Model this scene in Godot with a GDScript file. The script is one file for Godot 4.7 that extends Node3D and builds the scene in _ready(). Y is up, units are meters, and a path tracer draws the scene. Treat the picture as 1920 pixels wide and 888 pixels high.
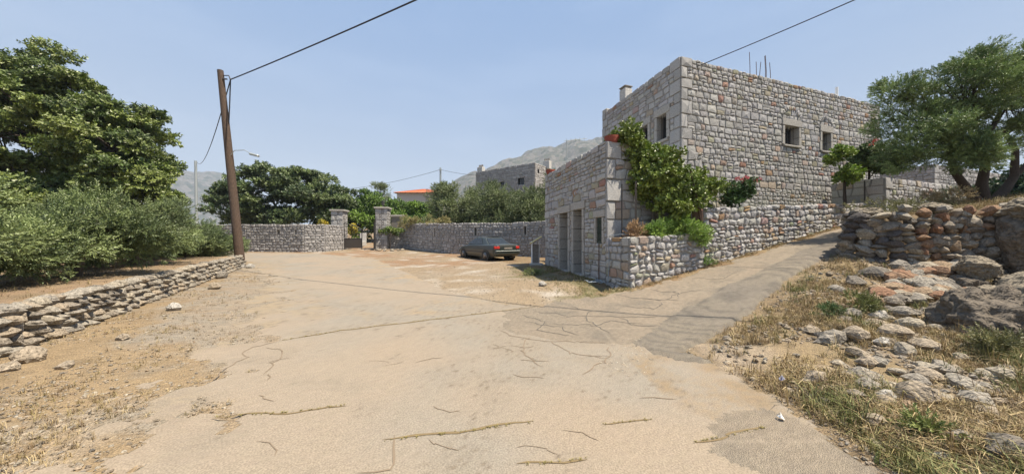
extends Node3D
# A village road junction in dry hill country: stone houses on the right, an olive orchard on the left.
# Plan coordinates: x to the right, d away from the camera (z = -d), y up, metres.

class Geo:
	var v := PackedVector3Array()
	var n := PackedVector3Array()
	var c := PackedColorArray()
	var col := Color.WHITE
	func tri(a: Vector3, b: Vector3, e: Vector3, out: Vector3) -> void:
		var m := (e - a).cross(b - a)
		if m.dot(out) < 0.0:
			var t := b
			b = e
			e = t
			m = -m
		m = m.normalized()
		v.append(a); v.append(b); v.append(e)
		n.append(m); n.append(m); n.append(m)
		c.append(col); c.append(col); c.append(col)
	func quad(a: Vector3, b: Vector3, e: Vector3, f: Vector3, out: Vector3) -> void:
		tri(a, b, e, out)
		tri(a, e, f, out)
	func smooth(a: Vector3, b: Vector3, e: Vector3, na: Vector3, nb: Vector3, ne: Vector3) -> void:
		var m := (e - a).cross(b - a)
		if m.dot(na + nb + ne) < 0.0:
			var t := b
			b = e
			e = t
			t = nb
			nb = ne
			ne = t
		v.append(a); v.append(b); v.append(e)
		n.append(na); n.append(nb); n.append(ne)
		c.append(col); c.append(col); c.append(col)
	func box(t: Transform3D, s: Vector3, bev := 0.0) -> void:
		var h := s * 0.5
		bev = minf(bev, minf(h.x, minf(h.y, h.z)) * 0.9)
		var pt := func(sg: Vector3, axis: int) -> Vector3:
			var p := sg * (h - Vector3.ONE * bev)
			p[axis] = sg[axis] * h[axis]
			return t * p
		for a in 3:
			var b := (a + 1) % 3
			var e := (a + 2) % 3
			for sa in [-1.0, 1.0]:
				var q := []
				for k in [[-1.0, -1.0], [1.0, -1.0], [1.0, 1.0], [-1.0, 1.0]]:
					var sg := Vector3.ZERO
					sg[a] = sa
					sg[b] = k[0]
					sg[e] = k[1]
					q.append(pt.call(sg, a))
				var o := Vector3.ZERO
				o[a] = sa
				quad(q[0], q[1], q[2], q[3], t.basis * o)
				if bev > 0.0:
					for sb in [-1.0, 1.0]:
						var g0 := Vector3.ZERO
						g0[a] = sa
						g0[b] = sb
						var g1 := g0
						g0[e] = -1.0
						g1[e] = 1.0
						o = Vector3.ZERO
						o[a] = sa
						o[b] = sb
						quad(pt.call(g0, a), pt.call(g1, a), pt.call(g1, b), pt.call(g0, b), t.basis * o)
		if bev > 0.0:
			for x in [-1.0, 1.0]:
				for y in [-1.0, 1.0]:
					for z in [-1.0, 1.0]:
						var sg := Vector3(x, y, z)
						tri(pt.call(sg, 0), pt.call(sg, 1), pt.call(sg, 2), t.basis * sg)
	func bx(at: Vector3, s: Vector3, bev := 0.0) -> void:
		box(Transform3D(Basis.IDENTITY, at), s, bev)
	func tube(p: Array, r: Array, sides := 8, caps := true) -> void:
		var side := Vector3.ZERO
		var last := []
		var lastn := []
		for i in p.size():
			var a: Vector3 = p[maxi(i - 1, 0)]
			var b: Vector3 = p[mini(i + 1, p.size() - 1)]
			var dir := (b - a).normalized()
			if side == Vector3.ZERO:
				side = dir.cross(Vector3.UP if absf(dir.y) < 0.9 else Vector3.RIGHT).normalized()
			side = (side - dir * side.dot(dir)).normalized()
			var up := dir.cross(side)
			var ring := []
			var rn := []
			for k in sides:
				var t := TAU * k / sides
				var o := side * cos(t) + up * sin(t)
				ring.append(p[i] + o * r[i])
				rn.append(o)
			if i > 0:
				for k in sides:
					var k2 := (k + 1) % sides
					smooth(last[k], last[k2], ring[k2], lastn[k], lastn[k2], rn[k2])
					smooth(last[k], ring[k2], ring[k], lastn[k], rn[k2], rn[k])
			if caps and (i == 0 or i == p.size() - 1):
				for k in range(1, sides - 1):
					tri(ring[0], ring[k], ring[k + 1], -dir if i == 0 else dir)
			last = ring
			lastn = rn
	func add(o: Geo, t := Transform3D()) -> void:
		for i in o.v.size():
			v.append(t * o.v[i])
			n.append((t.basis * o.n[i]).normalized())
		c.append_array(o.c)
	func center() -> Vector3:
		var b := AABB(v[0], Vector3.ZERO)
		for p in v:
			b = b.expand(p)
		return b.get_center()
	func mesh(shift := Vector3.ZERO) -> ArrayMesh:
		var vv := v
		if shift != Vector3.ZERO:
			vv = PackedVector3Array()
			vv.resize(v.size())
			for i in v.size():
				vv[i] = v[i] - shift
		var a := []
		a.resize(Mesh.ARRAY_MAX)
		a[Mesh.ARRAY_VERTEX] = vv
		a[Mesh.ARRAY_NORMAL] = n
		a[Mesh.ARRAY_COLOR] = c
		var m := ArrayMesh.new()
		m.add_surface_from_arrays(Mesh.PRIMITIVE_TRIANGLES, a)
		return m

var rng := RandomNumberGenerator.new()
var names := {}
var origin := {}
var M := {}
var n1 := FastNoiseLite.new()
var n2 := FastNoiseLite.new()

func R(a: float, b: float) -> float:
	return rng.randf_range(a, b)

func V(x: float, d: float, y: float) -> Vector3:
	return Vector3(x, y, -d)

func numbered(parent: Node, called: String) -> String:
	var key := str(parent.get_instance_id()) + called
	var k: int = names.get(key, 0)
	names[key] = k + 1
	return called if k == 0 else "%s_%03d" % [called, k]

func tag(o: Node, label := "", category := "", group := "", kind := "") -> Node:
	if label: o.set_meta("label", label)
	if category: o.set_meta("category", category)
	if group: o.set_meta("group", group)
	if kind: o.set_meta("kind", kind)
	return o

func thing(called: String, at: Vector3, label: String, category: String, group := "") -> Node3D:
	var o := Node3D.new()
	o.name = numbered(self, called)
	add_child(o, true)
	o.position = at
	origin[o] = at
	tag(o, label, category, group)
	return o

# commits one mesh given in world coordinates (or in the coordinates of a thing whose origin entry is zero)
func put(g: Geo, called: String, m: Material, parent: Node = self) -> MeshInstance3D:
	var o := MeshInstance3D.new()
	o.name = numbered(parent, called)
	var ce := g.center()
	o.mesh = g.mesh(ce)
	o.material_override = m
	parent.add_child(o, true)
	var po: Vector3 = origin.get(parent, Vector3.ZERO)
	o.position = ce - po
	origin[o] = ce
	return o

func place(mesh: Mesh, called: String, m: Material, t: Transform3D, parent: Node = self) -> MeshInstance3D:
	var o := MeshInstance3D.new()
	o.name = numbered(parent, called)
	o.mesh = mesh
	o.material_override = m
	parent.add_child(o, true)
	var po: Vector3 = origin.get(parent, Vector3.ZERO)
	o.transform = Transform3D(t.basis, t.origin - po)
	origin[o] = t.origin
	return o

func scatter(mesh: Mesh, ts: Array, cols: Array, called: String, m: Material, parent: Node = self) -> MultiMeshInstance3D:
	var mm := MultiMesh.new()
	mm.transform_format = MultiMesh.TRANSFORM_3D
	mm.use_colors = true
	mm.mesh = mesh
	mm.instance_count = ts.size()
	var po: Vector3 = origin.get(parent, Vector3.ZERO)
	for i in ts.size():
		var t: Transform3D = ts[i]
		t.origin -= po
		mm.set_instance_transform(i, t)
		mm.set_instance_color(i, cols[i])
	var o := MultiMeshInstance3D.new()
	o.name = numbered(parent, called)
	o.multimesh = mm
	o.material_override = m
	parent.add_child(o, true)
	o.set_meta("kind", "stuff")
	return o

# ---------------------------------------------------------------- materials
func noise_tex(sd: int, freq: float, lo: float, hi: float, octaves := 5, size := 512, type := FastNoiseLite.TYPE_SIMPLEX_SMOOTH, tint := Color(0, 0, 0)) -> NoiseTexture2D:
	var f := FastNoiseLite.new()
	f.seed = sd
	f.noise_type = type
	f.frequency = freq
	f.fractal_octaves = octaves
	var t := NoiseTexture2D.new()
	t.width = size
	t.height = size
	t.seamless = true
	t.noise = f
	var g := Gradient.new()
	g.set_color(0, Color(lo, lo, lo))
	g.set_color(1, Color(hi + tint.r, hi + tint.g, hi + tint.b))
	t.color_ramp = g
	return t

func bump_tex(sd: int, freq: float, strength: float, octaves := 5, size := 512) -> NoiseTexture2D:
	var f := FastNoiseLite.new()
	f.seed = sd
	f.frequency = freq
	f.fractal_octaves = octaves
	var t := NoiseTexture2D.new()
	t.width = size
	t.height = size
	t.seamless = true
	t.as_normal_map = true
	t.bump_strength = strength
	t.noise = f
	return t

func mat(col: Color, rough: float, tex: Texture2D = null, bump: Texture2D = null, per_metre := 1.0, vertex := false, bump_scale := 1.0) -> StandardMaterial3D:
	var m := StandardMaterial3D.new()
	m.albedo_color = col.linear_to_srgb()
	m.roughness = rough
	m.vertex_color_use_as_albedo = vertex
	if tex or bump:
		m.uv1_triplanar = true
		m.uv1_world_triplanar = true
		m.uv1_scale = Vector3.ONE * per_metre
	if tex:
		m.albedo_texture = tex
	if bump:
		m.normal_enabled = true
		m.normal_texture = bump
		m.normal_scale = bump_scale
	return m

func leaf_mat(back: Color, rough := 0.5) -> StandardMaterial3D:
	var m := StandardMaterial3D.new()
	m.roughness = rough
	m.vertex_color_use_as_albedo = true
	m.cull_mode = BaseMaterial3D.CULL_DISABLED
	m.backlight_enabled = true
	m.backlight = back.linear_to_srgb()
	return m

func materials() -> void:
	var grain := noise_tex(3, 0.03, 0.66, 1.0, 6)
	var speck := noise_tex(4, 0.12, 0.62, 1.0, 4)
	var rough_bump := bump_tex(5, 0.035, 8.0, 6)
	var fine_bump := bump_tex(6, 0.12, 5.0, 4)
	M.stone = mat(Color.WHITE, 0.92, grain, rough_bump, 1.7, true, 0.6)
	M.mortar = mat(Color(0.47, 0.45, 0.415), 0.95, speck, fine_bump, 2.0)
	M.dressed = mat(Color(0.56, 0.53, 0.48), 0.9, grain, rough_bump, 1.1, false, 0.5)
	M.rock = mat(Color.WHITE, 0.95, noise_tex(8, 0.035, 0.5, 1.0, 7), bump_tex(9, 0.04, 14.0, 7), 1.3, true, 1.3)
	M.ground = mat(Color.WHITE, 0.97, speck, bump_tex(10, 0.08, 9.0, 5), 0.9, true, 1.0)
	M.concrete = mat(Color.WHITE, 0.93, noise_tex(11, 0.16, 0.72, 1.0, 4), bump_tex(12, 0.3, 4.0, 3), 0.7, true, 0.3)
	M.asphalt = mat(Color.WHITE, 0.95, noise_tex(13, 0.16, 0.68, 1.0, 3), bump_tex(14, 0.16, 9.0, 3), 1.1, true, 1.0)
	M.wood = mat(Color(0.165, 0.105, 0.07), 0.85, noise_tex(15, 0.03, 0.5, 1.0, 5), fine_bump, 1.6)
	M.wood.uv1_scale = Vector3(4.0, 0.35, 4.0)
	M.bark = mat(Color(0.085, 0.065, 0.05), 0.95, grain, rough_bump, 2.0)
	M.bark.uv1_scale = Vector3(4.0, 0.8, 4.0)
	M.bark_pale = mat(Color(0.2, 0.17, 0.14), 0.95, grain, rough_bump, 2.0)
	M.cable = mat(Color(0.015, 0.015, 0.017), 0.6)
	M.plaster = mat(Color(0.72, 0.7, 0.66), 0.9, grain, fine_bump, 0.8, false, 0.4)
	M.dark = mat(Color(0.03, 0.032, 0.03), 0.6)
	M.iron = mat(Color(0.035, 0.033, 0.032), 0.6)
	M.rust = mat(Color(0.13, 0.065, 0.04), 0.85, grain, null, 3.0)
	M.green_paint = mat(Color(0.025, 0.045, 0.038), 0.5)
	M.frame_wood = mat(Color(0.05, 0.042, 0.036), 0.7)
	M.glass = mat(Color(0.02, 0.024, 0.026), 0.08)
	M.galv = mat(Color(0.4, 0.43, 0.42), 0.5)
	M.galv.metallic = 0.5
	M.clay = mat(Color(0.36, 0.075, 0.04), 0.8, grain, null, 2.0)
	M.roof_tile = mat(Color.WHITE, 0.85, speck, null, 1.5, true)
	M.white = mat(Color(0.75, 0.75, 0.74), 0.7)
	M.board = mat(Color(0.31, 0.28, 0.245), 0.85, grain, null, 0.8)
	M.hill = mat(Color.WHITE, 0.98, noise_tex(17, 0.02, 0.5, 1.0, 6), null, 0.01, true)
	M.olive = leaf_mat(Color(0.12, 0.14, 0.04), 0.5)
	M.leaf = leaf_mat(Color(0.12, 0.18, 0.025), 0.45)
	M.grass = leaf_mat(Color(0.06, 0.055, 0.015), 0.7)
	M.petal = leaf_mat(Color(0.2, 0.03, 0.04), 0.6)

# ---------------------------------------------------------------- the lie of the land
const EDGE := [Vector2(2.2, -3), Vector2(2.3, 1), Vector2(2.5, 2.4), Vector2(2.4, 3.1), Vector2(2.24, 3.93), Vector2(3.68, 4.95), Vector2(6.04, 6.72), Vector2(7.6, 7.6), Vector2(9.37, 8.48), Vector2(13, 10), Vector2(18, 11.9), Vector2(40, 20.4)]
const TERRACE := [Vector2(40, 20.2), Vector2(18.2, 11.75), Vector2(13.2, 9.85), Vector2(9.7, 8.45), Vector2(8.95, 8.1), Vector2(8.35, 7.5), Vector2(8.8, 7.0), Vector2(9.6, 6.6), Vector2(10.6, 6.1), Vector2(13, 5.5), Vector2(40, 5)]
const ROAD_LEFT := [Vector2(-2.1, -8), Vector2(-2.45, 1), Vector2(-2.57, 1.96), Vector2(-3.0, 2.7), Vector2(-3.28, 3.39), Vector2(-4.0, 4.6), Vector2(-5.03, 5.95), Vector2(-6.6, 8.5), Vector2(-8.4, 10.8), Vector2(-10.9, 13.2), Vector2(-14, 16.5), Vector2(-20.5, 21.5), Vector2(-60, 34)]
const ROAD_LOT := [Vector2(-60, 40), Vector2(-20, 23.4), Vector2(-14, 22.3), Vector2(-8.5, 18.9), Vector2(-3.5, 11.4), Vector2(-1.5, 7.97), Vector2(-0.24, 6.9), Vector2(0.56, 6.55), Vector2(1.5, 7.1), Vector2(2.73, 7.75), Vector2(3.1, 7.75)]

const OLD_EDGE := [Vector2(-0.31, 6.2), Vector2(-0.12, 5.2), Vector2(0.05, 4.7), Vector2(0.67, 4.4), Vector2(1.31, 4.3), Vector2(1.7, 4.4), Vector2(3.2, 4.3)]

func sd_poly(pts: Array, x: float, d: float) -> float:
	var best := 1e9
	var sg := 1.0
	for i in pts.size() - 1:
		var a: Vector2 = pts[i]
		var b: Vector2 = pts[i + 1]
		var sx := b.x - a.x
		var sy := b.y - a.y
		var rx := x - a.x
		var ry := d - a.y
		var t := clampf((rx * sx + ry * sy) / (sx * sx + sy * sy), 0.0, 1.0)
		var ex := rx - sx * t
		var ey := ry - sy * t
		var l := ex * ex + ey * ey
		if l < best:
			best = l
			sg = 1.0 if sx * ry - sy * rx > 0.0 else -1.0
	return sg * sqrt(best)

func softplus(t: float, k: float) -> float:
	return t if t / k > 25.0 else k * log(1.0 + exp(t / k))

func along(x: float, d: float) -> float:   # metres up the drive from the corner of the garden wall
	return (x - 3.07) * 0.928 + (d - 7.9) * 0.371

func across(x: float, d: float) -> float:  # metres from the foot of the garden wall towards the bank
	return (x - 3.07) * 0.371 - (d - 7.9) * 0.928

func field_side(x: float, d: float) -> float:
	return (x + 6.1) * -0.858 - (d - 3.7) * 0.513

func bank_edge(x: float, d: float) -> float:
	return -1.0 if x < 1.4 else -sd_poly(EDGE, x, d)

func terrace_side(x: float, d: float) -> float:
	return -1.0 if x < 7.6 else sd_poly(TERRACE, x, d)

func garden_level(s: float) -> float:
	return 1.42 if s < 2.95 else 2.2 + 0.065 * (s - 2.9)

# the dirt lot climbs a little to the foot of the outbuilding
func lot_rise(x: float, d: float) -> float:
	var lf := (x - 2.74) * 0.972 + (d - 8.98) * 0.2352
	return 0.16 * smoothstep(-6.0, 0.0, lf) * smoothstep(19.0, 14.0, d) * smoothstep(0.0, -1.6, across(x, d))

func hgt(x: float, d: float) -> float:
	var h := minf(0.028 * softplus(d - 12.0, 1.5), 0.62)
	if d > 30.0 and x > -34.0:
		h += 0.16 * minf(softplus(d - 36.0, 3.0), 45.0) * smoothstep(-34.0, -22.0, x)
	if x < -1.0:
		var lw := field_side(x, d)
		if lw > -3.0:
			var t := (x + 6.1) * -0.513 + (d - 3.7) * 0.858
			var e := 1.0 - smoothstep(10.6, 13.5, t)
			h += 0.1 * smoothstep(-2.6, -0.1, lw) * e
			if lw > 0.0:
				h += (0.55 + 0.012 * minf(lw, 20.0)) * smoothstep(0.02, 0.2, lw) * e
		if d > 5.0:
			h += lot_rise(x, d)
		return h
	var s := along(x, d)
	var q := across(x, d)
	var hd := 0.175 * softplus(s + 0.9, 0.7) if s < 14.0 else 2.6 + 0.02 * (s - 14.0)
	if q > -0.25:
		var e := bank_edge(x, d)
		var hr := hd
		if e > 0.0:
			hr = hd * lerpf(1.0, 0.56, smoothstep(0.0, 2.0, e)) + 0.09 * smoothstep(0.0, 0.9, e)
			hr += n1.get_noise_2d(x * 90.0, d * 90.0) * 0.10 * smoothstep(0.0, 0.5, e)
		if x > 7.6:
			var te := terrace_side(x, d)
			if te > 0.0:
				hr = lerpf(hr, 2.0 + 0.13 * clampf(x - 9.5, 0.0, 5.5) + 0.04 * n1.get_noise_2d(x * 70.0, d * 70.0), smoothstep(0.12, 0.42, te))
		return h * (1.0 - smoothstep(0.0, 3.0, s)) + hr + (lot_rise(x, d) if q < 0.0 else 0.0)
	var lf := (x - 2.74) * 0.972 + (d - 8.98) * 0.2352
	var f2 := (x - 2.74) * -0.324 + (d - 8.98) * 0.946
	if lf <= 0.15 or (f2 > -0.12 and lf < 3.7):
		return maxf(h, 0.16) if lf > 0.0 else h + lot_rise(x, d)
	return lerpf(0.2, garden_level(s), smoothstep(0.15, 0.4, lf)) * smoothstep(-0.25, -0.4, q) + hd * (1.0 - smoothstep(-0.25, -0.4, q))

func hypot2(a: float, b: float) -> float:
	return sqrt(a * a + b * b)

# 0 dirt and grass, 1 concrete road, 2 old drive, 3 dark drive patch
func region(x: float, d: float) -> int:
	if d > 34.0 or d < -40.0 or absf(x) > 45.0:
		return 0
	var w := n1.get_noise_2d(x * 60.0 + 900.0, d * 60.0) * 0.3 + n1.get_noise_2d(x * 300.0, d * 300.0) * 0.14
	var wx := x + w
	var wd := d - w
	if hypot2((x - 1.95) / 0.55, (d - 2.2) / 0.42) + w * 1.2 < 1.0 and bank_edge(wx, d) < -0.04:
		return 2
	if x < -1.0 and sd_poly(ROAD_LEFT, wx, wd) + n1.get_noise_2d(x * 130.0 + 50.0, d * 130.0) * 1.1 > 0.0:
		return 0
	var e := bank_edge(wx, d + w * 0.5)
	if e > -0.04:
		return 0
	var s := along(wx, wd)
	var q := across(wx, wd)
	if q > 0.22 and s > -2.75 + 0.5 * absf(w) and x > 1.2 and d > 3.75 + w * 0.6 - (x - 1.9) * 0.25:
		var line := [Vector2(-2.8, 2.9), Vector2(-1.28, 2.2), Vector2(-0.24, 1.9), Vector2(1.12, 1.58), Vector2(2.53, 1.42), Vector2(5.1, 1.06), Vector2(60, 0.9)]
		var k := 0
		while k < 5 and line[k + 1].x < along(x, d): k += 1
		var qd := lerpf(line[k].y, line[k + 1].y, clampf((along(x, d) - line[k].x) / (line[k + 1].x - line[k].x), 0.0, 1.0))
		if across(x, d) + 0.25 * w > qd:
			return 3
	if d < 14.0 and x > -0.6 and q > 0.22 and q < 5.0 and (x > 3.0 or sd_poly(OLD_EDGE, wx, wd) > 0.0):
		if sd_poly(ROAD_LOT, wx, wd) < 0.0 or s > 0.0:
			return 2
	if sd_poly(ROAD_LOT, wx, wd) > 0.0 or q < 0.22 and s > -0.3:
		return 0
	return 1

func mixc(a: Color, b: Color, t: float) -> Color:
	return a.lerp(b, clampf(t, 0.0, 1.0))

func ground_color(x: float, d: float, r: int) -> Color:
	var a := n1.get_noise_2d(x * 22.0, d * 22.0)            # patches of a few metres
	var b := n1.get_noise_2d(x * 110.0 + 500.0, d * 110.0)  # patches of a hand's breadth
	var f := n2.get_noise_2d(x * 900.0, d * 900.0)
	var c: Color
	if r == 1:
		c = mixc(Color(0.35, 0.288, 0.215), Color(0.315, 0.276, 0.22), 0.5 + a * 2.2)
		c = mixc(c, Color(0.365, 0.287, 0.205), n1.get_noise_2d(x * 35.0 - 300.0, d * 35.0) * 1.2)
		c = mixc(c, Color(0.25, 0.215, 0.165), b * 0.6 - 0.06)
		var st := n1.get_noise_2d((x * 0.8 + d * 0.5) * 30.0, (d * 0.9 - x * 0.45) * 200.0)
		c = mixc(c, Color(0.27, 0.23, 0.18), st * 0.35 - 0.08)
		if x < -0.8:
			c = mixc(c, Color(0.345, 0.275, 0.185), (0.3 + sd_poly(ROAD_LEFT, x, d) * 0.7) * 1.2 + a * 1.8 + b * 1.2 + f * 0.5)
		if d > 5.0 and x > -12.0:
			c = mixc(c, Color(0.37, 0.285, 0.185), (0.25 + sd_poly(ROAD_LOT, x, d) * 0.6) * 1.3 + a * 1.8 + b * 1.2 + f * 0.5)
		if x > -1.5 and x < 4.0 and d > 3.0 and d < 7.5:
			c = mixc(c, Color(0.31, 0.262, 0.2), (0.4 + sd_poly(OLD_EDGE, x, d) * 0.8) * 1.3 + a * 1.5 + b * 1.6 + f * 0.6)
		var eb := bank_edge(x, d)
		if eb > -1.3 and x > 1.4:
			c = mixc(c, Color(0.3, 0.225, 0.14), (0.35 + eb * 0.5) * 1.4 + a * 1.8 + b * 1.6 + f * 0.6)
		c = mixc(c, Color(0.2, 0.16, 0.115), (n2.get_noise_2d(x * 1500.0, d * 1500.0) - 0.33) * 3.0 * smoothstep(-0.1, 0.35, b + a))
		return c * (1.0 + f * 0.12)
	if r == 2:
		c = mixc(Color(0.375, 0.313, 0.235), Color(0.4, 0.325, 0.24), 0.5 + a * 1.5)
		return mixc(c, Color(0.27, 0.235, 0.185), b * 1.2) * (1.0 + f * 0.22)
	if r == 3:
		c = mixc(Color(0.285, 0.248, 0.2), Color(0.33, 0.283, 0.215), 0.5 + a * 1.5)
		var q := across(x, d)
		var s := along(x, d)
		var broom := sin((s * 1.6 + q * q * 0.9) * 34.0 + b * 5.0)
		return mixc(c, Color(0.19, 0.168, 0.14), maxf(broom, 0.0) * 0.75 + b * 0.4) * (1.0 + f * 0.2)
	if d > 60.0 or absf(x) > 60.0 or d < -30.0:
		return mixc(Color(0.2, 0.17, 0.1), Color(0.1, 0.11, 0.06), 0.5 + n1.get_noise_2d(x, d) * 1.5)
	if x < -1.0:
		var lw := field_side(x, d)
		if lw > 0.1:
			c = mixc(Color(0.37, 0.255, 0.155), Color(0.42, 0.31, 0.19), 0.5 + a * 2.0)
			return mixc(c, Color(0.26, 0.2, 0.11), b) * (1.0 + f * 0.2)
		if sd_poly(ROAD_LEFT, x, d) > -0.4:
			c = mixc(Color(0.4, 0.29, 0.165), Color(0.33, 0.235, 0.135), 0.5 + a * 2.2)
			c = mixc(c, Color(0.24, 0.17, 0.09), b * 1.3 - 0.15)
			c = mixc(c, Color(0.54, 0.46, 0.36), n1.get_noise_2d(x * 50.0, d * 50.0 + 77.0) * 1.6 - 0.25)
			var near := sd_poly(ROAD_LEFT, x, d)
			c = mixc(c, mixc(Color(0.41, 0.325, 0.23), Color(0.38, 0.325, 0.25), 0.5 + b), (1.25 - near * 0.55 + a * 2.2 + b * 1.2 + f * 0.5))
			return c * (1.0 + f * 0.3)
	var e := bank_edge(x, d)
	if e > -0.4:
		c = mixc(Color(0.29, 0.21, 0.12), Color(0.36, 0.27, 0.155), 0.5 + a * 2.0)
		c = mixc(c, Color(0.17, 0.12, 0.07), b * 1.2)
		c = mixc(c, Color(0.47, 0.38, 0.28), n1.get_noise_2d(x * 60.0, d * 60.0 + 77.0) * 1.8 - 0.3)
		return c * (1.0 + f * 0.3)
	var q2 := across(x, d)
	var s2 := along(x, d)
	if q2 < 0.4 and s2 > -0.3:
		c = mixc(Color(0.3, 0.19, 0.1), Color(0.36, 0.27, 0.15), 0.5 + b)
		return c * (1.0 + f * 0.25)
	c = mixc(Color(0.42, 0.32, 0.205), Color(0.43, 0.35, 0.25), 0.5 + a * 2.0)
	c = mixc(c, Color(0.4, 0.25, 0.14), smoothstep(11.0, 17.0, d) * (0.55 + a * 2.0))
	c = mixc(c, Color(0.6, 0.53, 0.44), n1.get_noise_2d(x * 50.0, d * 50.0 + 77.0) * 1.9 - 0.15)
	var lf := (x - 2.74) * 0.972 + (d - 8.98) * 0.2352
	var gr := smoothstep(-2.3, -0.6, lf + a * 2.0 + b * 1.2) * smoothstep(14.5, 12.0, d)
	c = mixc(c, mixc(Color(0.3, 0.22, 0.12), Color(0.21, 0.2, 0.09), 0.5 + b * 2.0), gr)
	return mixc(c, Color(0.36, 0.27, 0.17), b * 0.9) * (1.0 + f * 0.28)

func lines(start: float, k: float, fine_to: float, most: float) -> PackedFloat64Array:
	var a := PackedFloat64Array()
	var x := 0.0
	var st := start
	while x < most:
		a.append(x)
		if x < fine_to:
			st = start + k * x
		else:
			st *= 1.18
		x += st
	a.append(most)
	return a

func ground() -> void:
	var half := lines(0.03, 0.0075, 34.0, 5000.0)
	var xs := PackedFloat64Array()
	for i in range(half.size() - 1, 0, -1):
		xs.append(-half[i])
	xs.append_array(half)
	var ds := PackedFloat64Array()
	var back := lines(0.25, 0.1, 4.0, 3000.0)
	for i in range(back.size() - 1, 0, -1):
		ds.append(1.3 - back[i])
	for y in lines(0.026, 0.0078, 40.0, 6000.0):
		ds.append(1.3 + y)
	var nx := xs.size()
	var nd := ds.size()
	var hh := PackedFloat32Array()
	hh.resize(nx * nd)
	for j in nd:
		for i in nx:
			hh[j * nx + i] = hgt(xs[i], ds[j])
	var reg := PackedByteArray()
	reg.resize(nx * nd)
	for j in nd - 1:
		for i in nx - 1:
			reg[j * nx + i] = region((xs[i] + xs[i + 1]) * 0.5, (ds[j] + ds[j + 1]) * 0.5)
	# asphalt and concrete stand a little proud of the dirt
	var lift := [0.0, 0.02, 0.022, 0.05]
	var mats := [M.ground, M.concrete, M.asphalt, M.asphalt]
	var called := ["ground", "road", "driveway", "driveway_patch"]
	for r in 4:
		var map := PackedInt32Array()
		map.resize(nx * nd)
		map.fill(-1)
		var vv := PackedVector3Array()
		var nn := PackedVector3Array()
		var cc := PackedColorArray()
		var idx := PackedInt32Array()
		for j in nd - 1:
			for i in nx - 1:
				if reg[j * nx + i] != r:
					continue
				var q := [j * nx + i, j * nx + i + 1, (j + 1) * nx + i + 1, (j + 1) * nx + i]
				for k: int in q:
					if map[k] < 0:
						map[k] = vv.size()
						@warning_ignore("integer_division")
						var kj: int = k / nx
						var ki: int = k % nx
						var x := xs[ki]
						var d := ds[kj]
						var y := hh[k]
						var up: float = lift[r]
						# a shared border vertex sits at the height of the lowest region that meets there
						if ki > 0 and kj > 0:
							for m in [k, k - 1, k - nx, k - nx - 1]:
								up = minf(up, lift[reg[m]])
						if r == 0 and d < 12.0:
							up += n2.get_noise_2d(x * 500.0, d * 500.0) * 0.012
						vv.append(V(x, d, y + up))
						var i0 := maxi(ki - 1, 0)
						var i1 := mini(ki + 1, nx - 1)
						var j0 := maxi(kj - 1, 0)
						var j1 := mini(kj + 1, nd - 1)
						var gx := (hh[kj * nx + i1] - hh[kj * nx + i0]) / (xs[i1] - xs[i0])
						var gd := (hh[j1 * nx + ki] - hh[j0 * nx + ki]) / (ds[j1] - ds[j0])
						nn.append(Vector3(-gx, 1.0, gd).normalized())
						cc.append(ground_color(x, d, r))
				for k in [0, 3, 2, 0, 2, 1]:
					idx.append(map[q[k]])
		var a := []
		a.resize(Mesh.ARRAY_MAX)
		a[Mesh.ARRAY_VERTEX] = vv
		a[Mesh.ARRAY_NORMAL] = nn
		a[Mesh.ARRAY_COLOR] = cc
		a[Mesh.ARRAY_INDEX] = idx
		var mesh := ArrayMesh.new()
		mesh.add_surface_from_arrays(Mesh.PRIMITIVE_TRIANGLES, a)
		var o := MeshInstance3D.new()
		o.mesh = mesh
		o.material_override = mats[r]
		o.name = called[r]
		o.set_meta("kind", "structure")
		add_child(o, true)
		origin[o] = Vector3.ZERO
		M["node_" + called[r]] = o

# a strip a few millimetres above the road that follows the land: a joint or a crack filled with dirt
func strip(pts: Array, width: float, wob: float, up: float) -> Geo:
	var g := Geo.new()
	var last := []
	var total := 0.0
	for i in pts.size() - 1:
		total += (pts[i + 1] as Vector2).distance_to(pts[i])
	var done := 0.0
	for i in pts.size() - 1:
		var a: Vector2 = pts[i]
		var b: Vector2 = pts[i + 1]
		var l := a.distance_to(b)
		var n := maxi(2, int(l / 0.07))
		var side := (b - a).normalized().orthogonal()
		for k in n + 1:
			var t := float(k) / n
			var f := (done + l * t) / total
			var p := a.lerp(b, t) + side * n1.get_noise_2d(a.x * 37.0 + (done + l * t) * 160.0, a.y * 91.0) * wob
			var w := width * (0.55 + 0.7 * absf(n1.get_noise_2d((done + l * t) * 500.0, a.x * 50.0)) + 0.3 * rng.randf()) * clampf(minf(f, 1.0 - f) * 9.0, 0.12, 1.0)
			var p0 := p + side * w * 0.5
			var p1 := p - side * w * 0.5
			var q := [V(p0.x, p0.y, hgt(p0.x, p0.y) + up), V(p1.x, p1.y, hgt(p1.x, p1.y) + up)]
			if last:
				g.quad(last[0], q[0], q[1], last[1], Vector3.UP)
			last = q
		done += l
	return g

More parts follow.
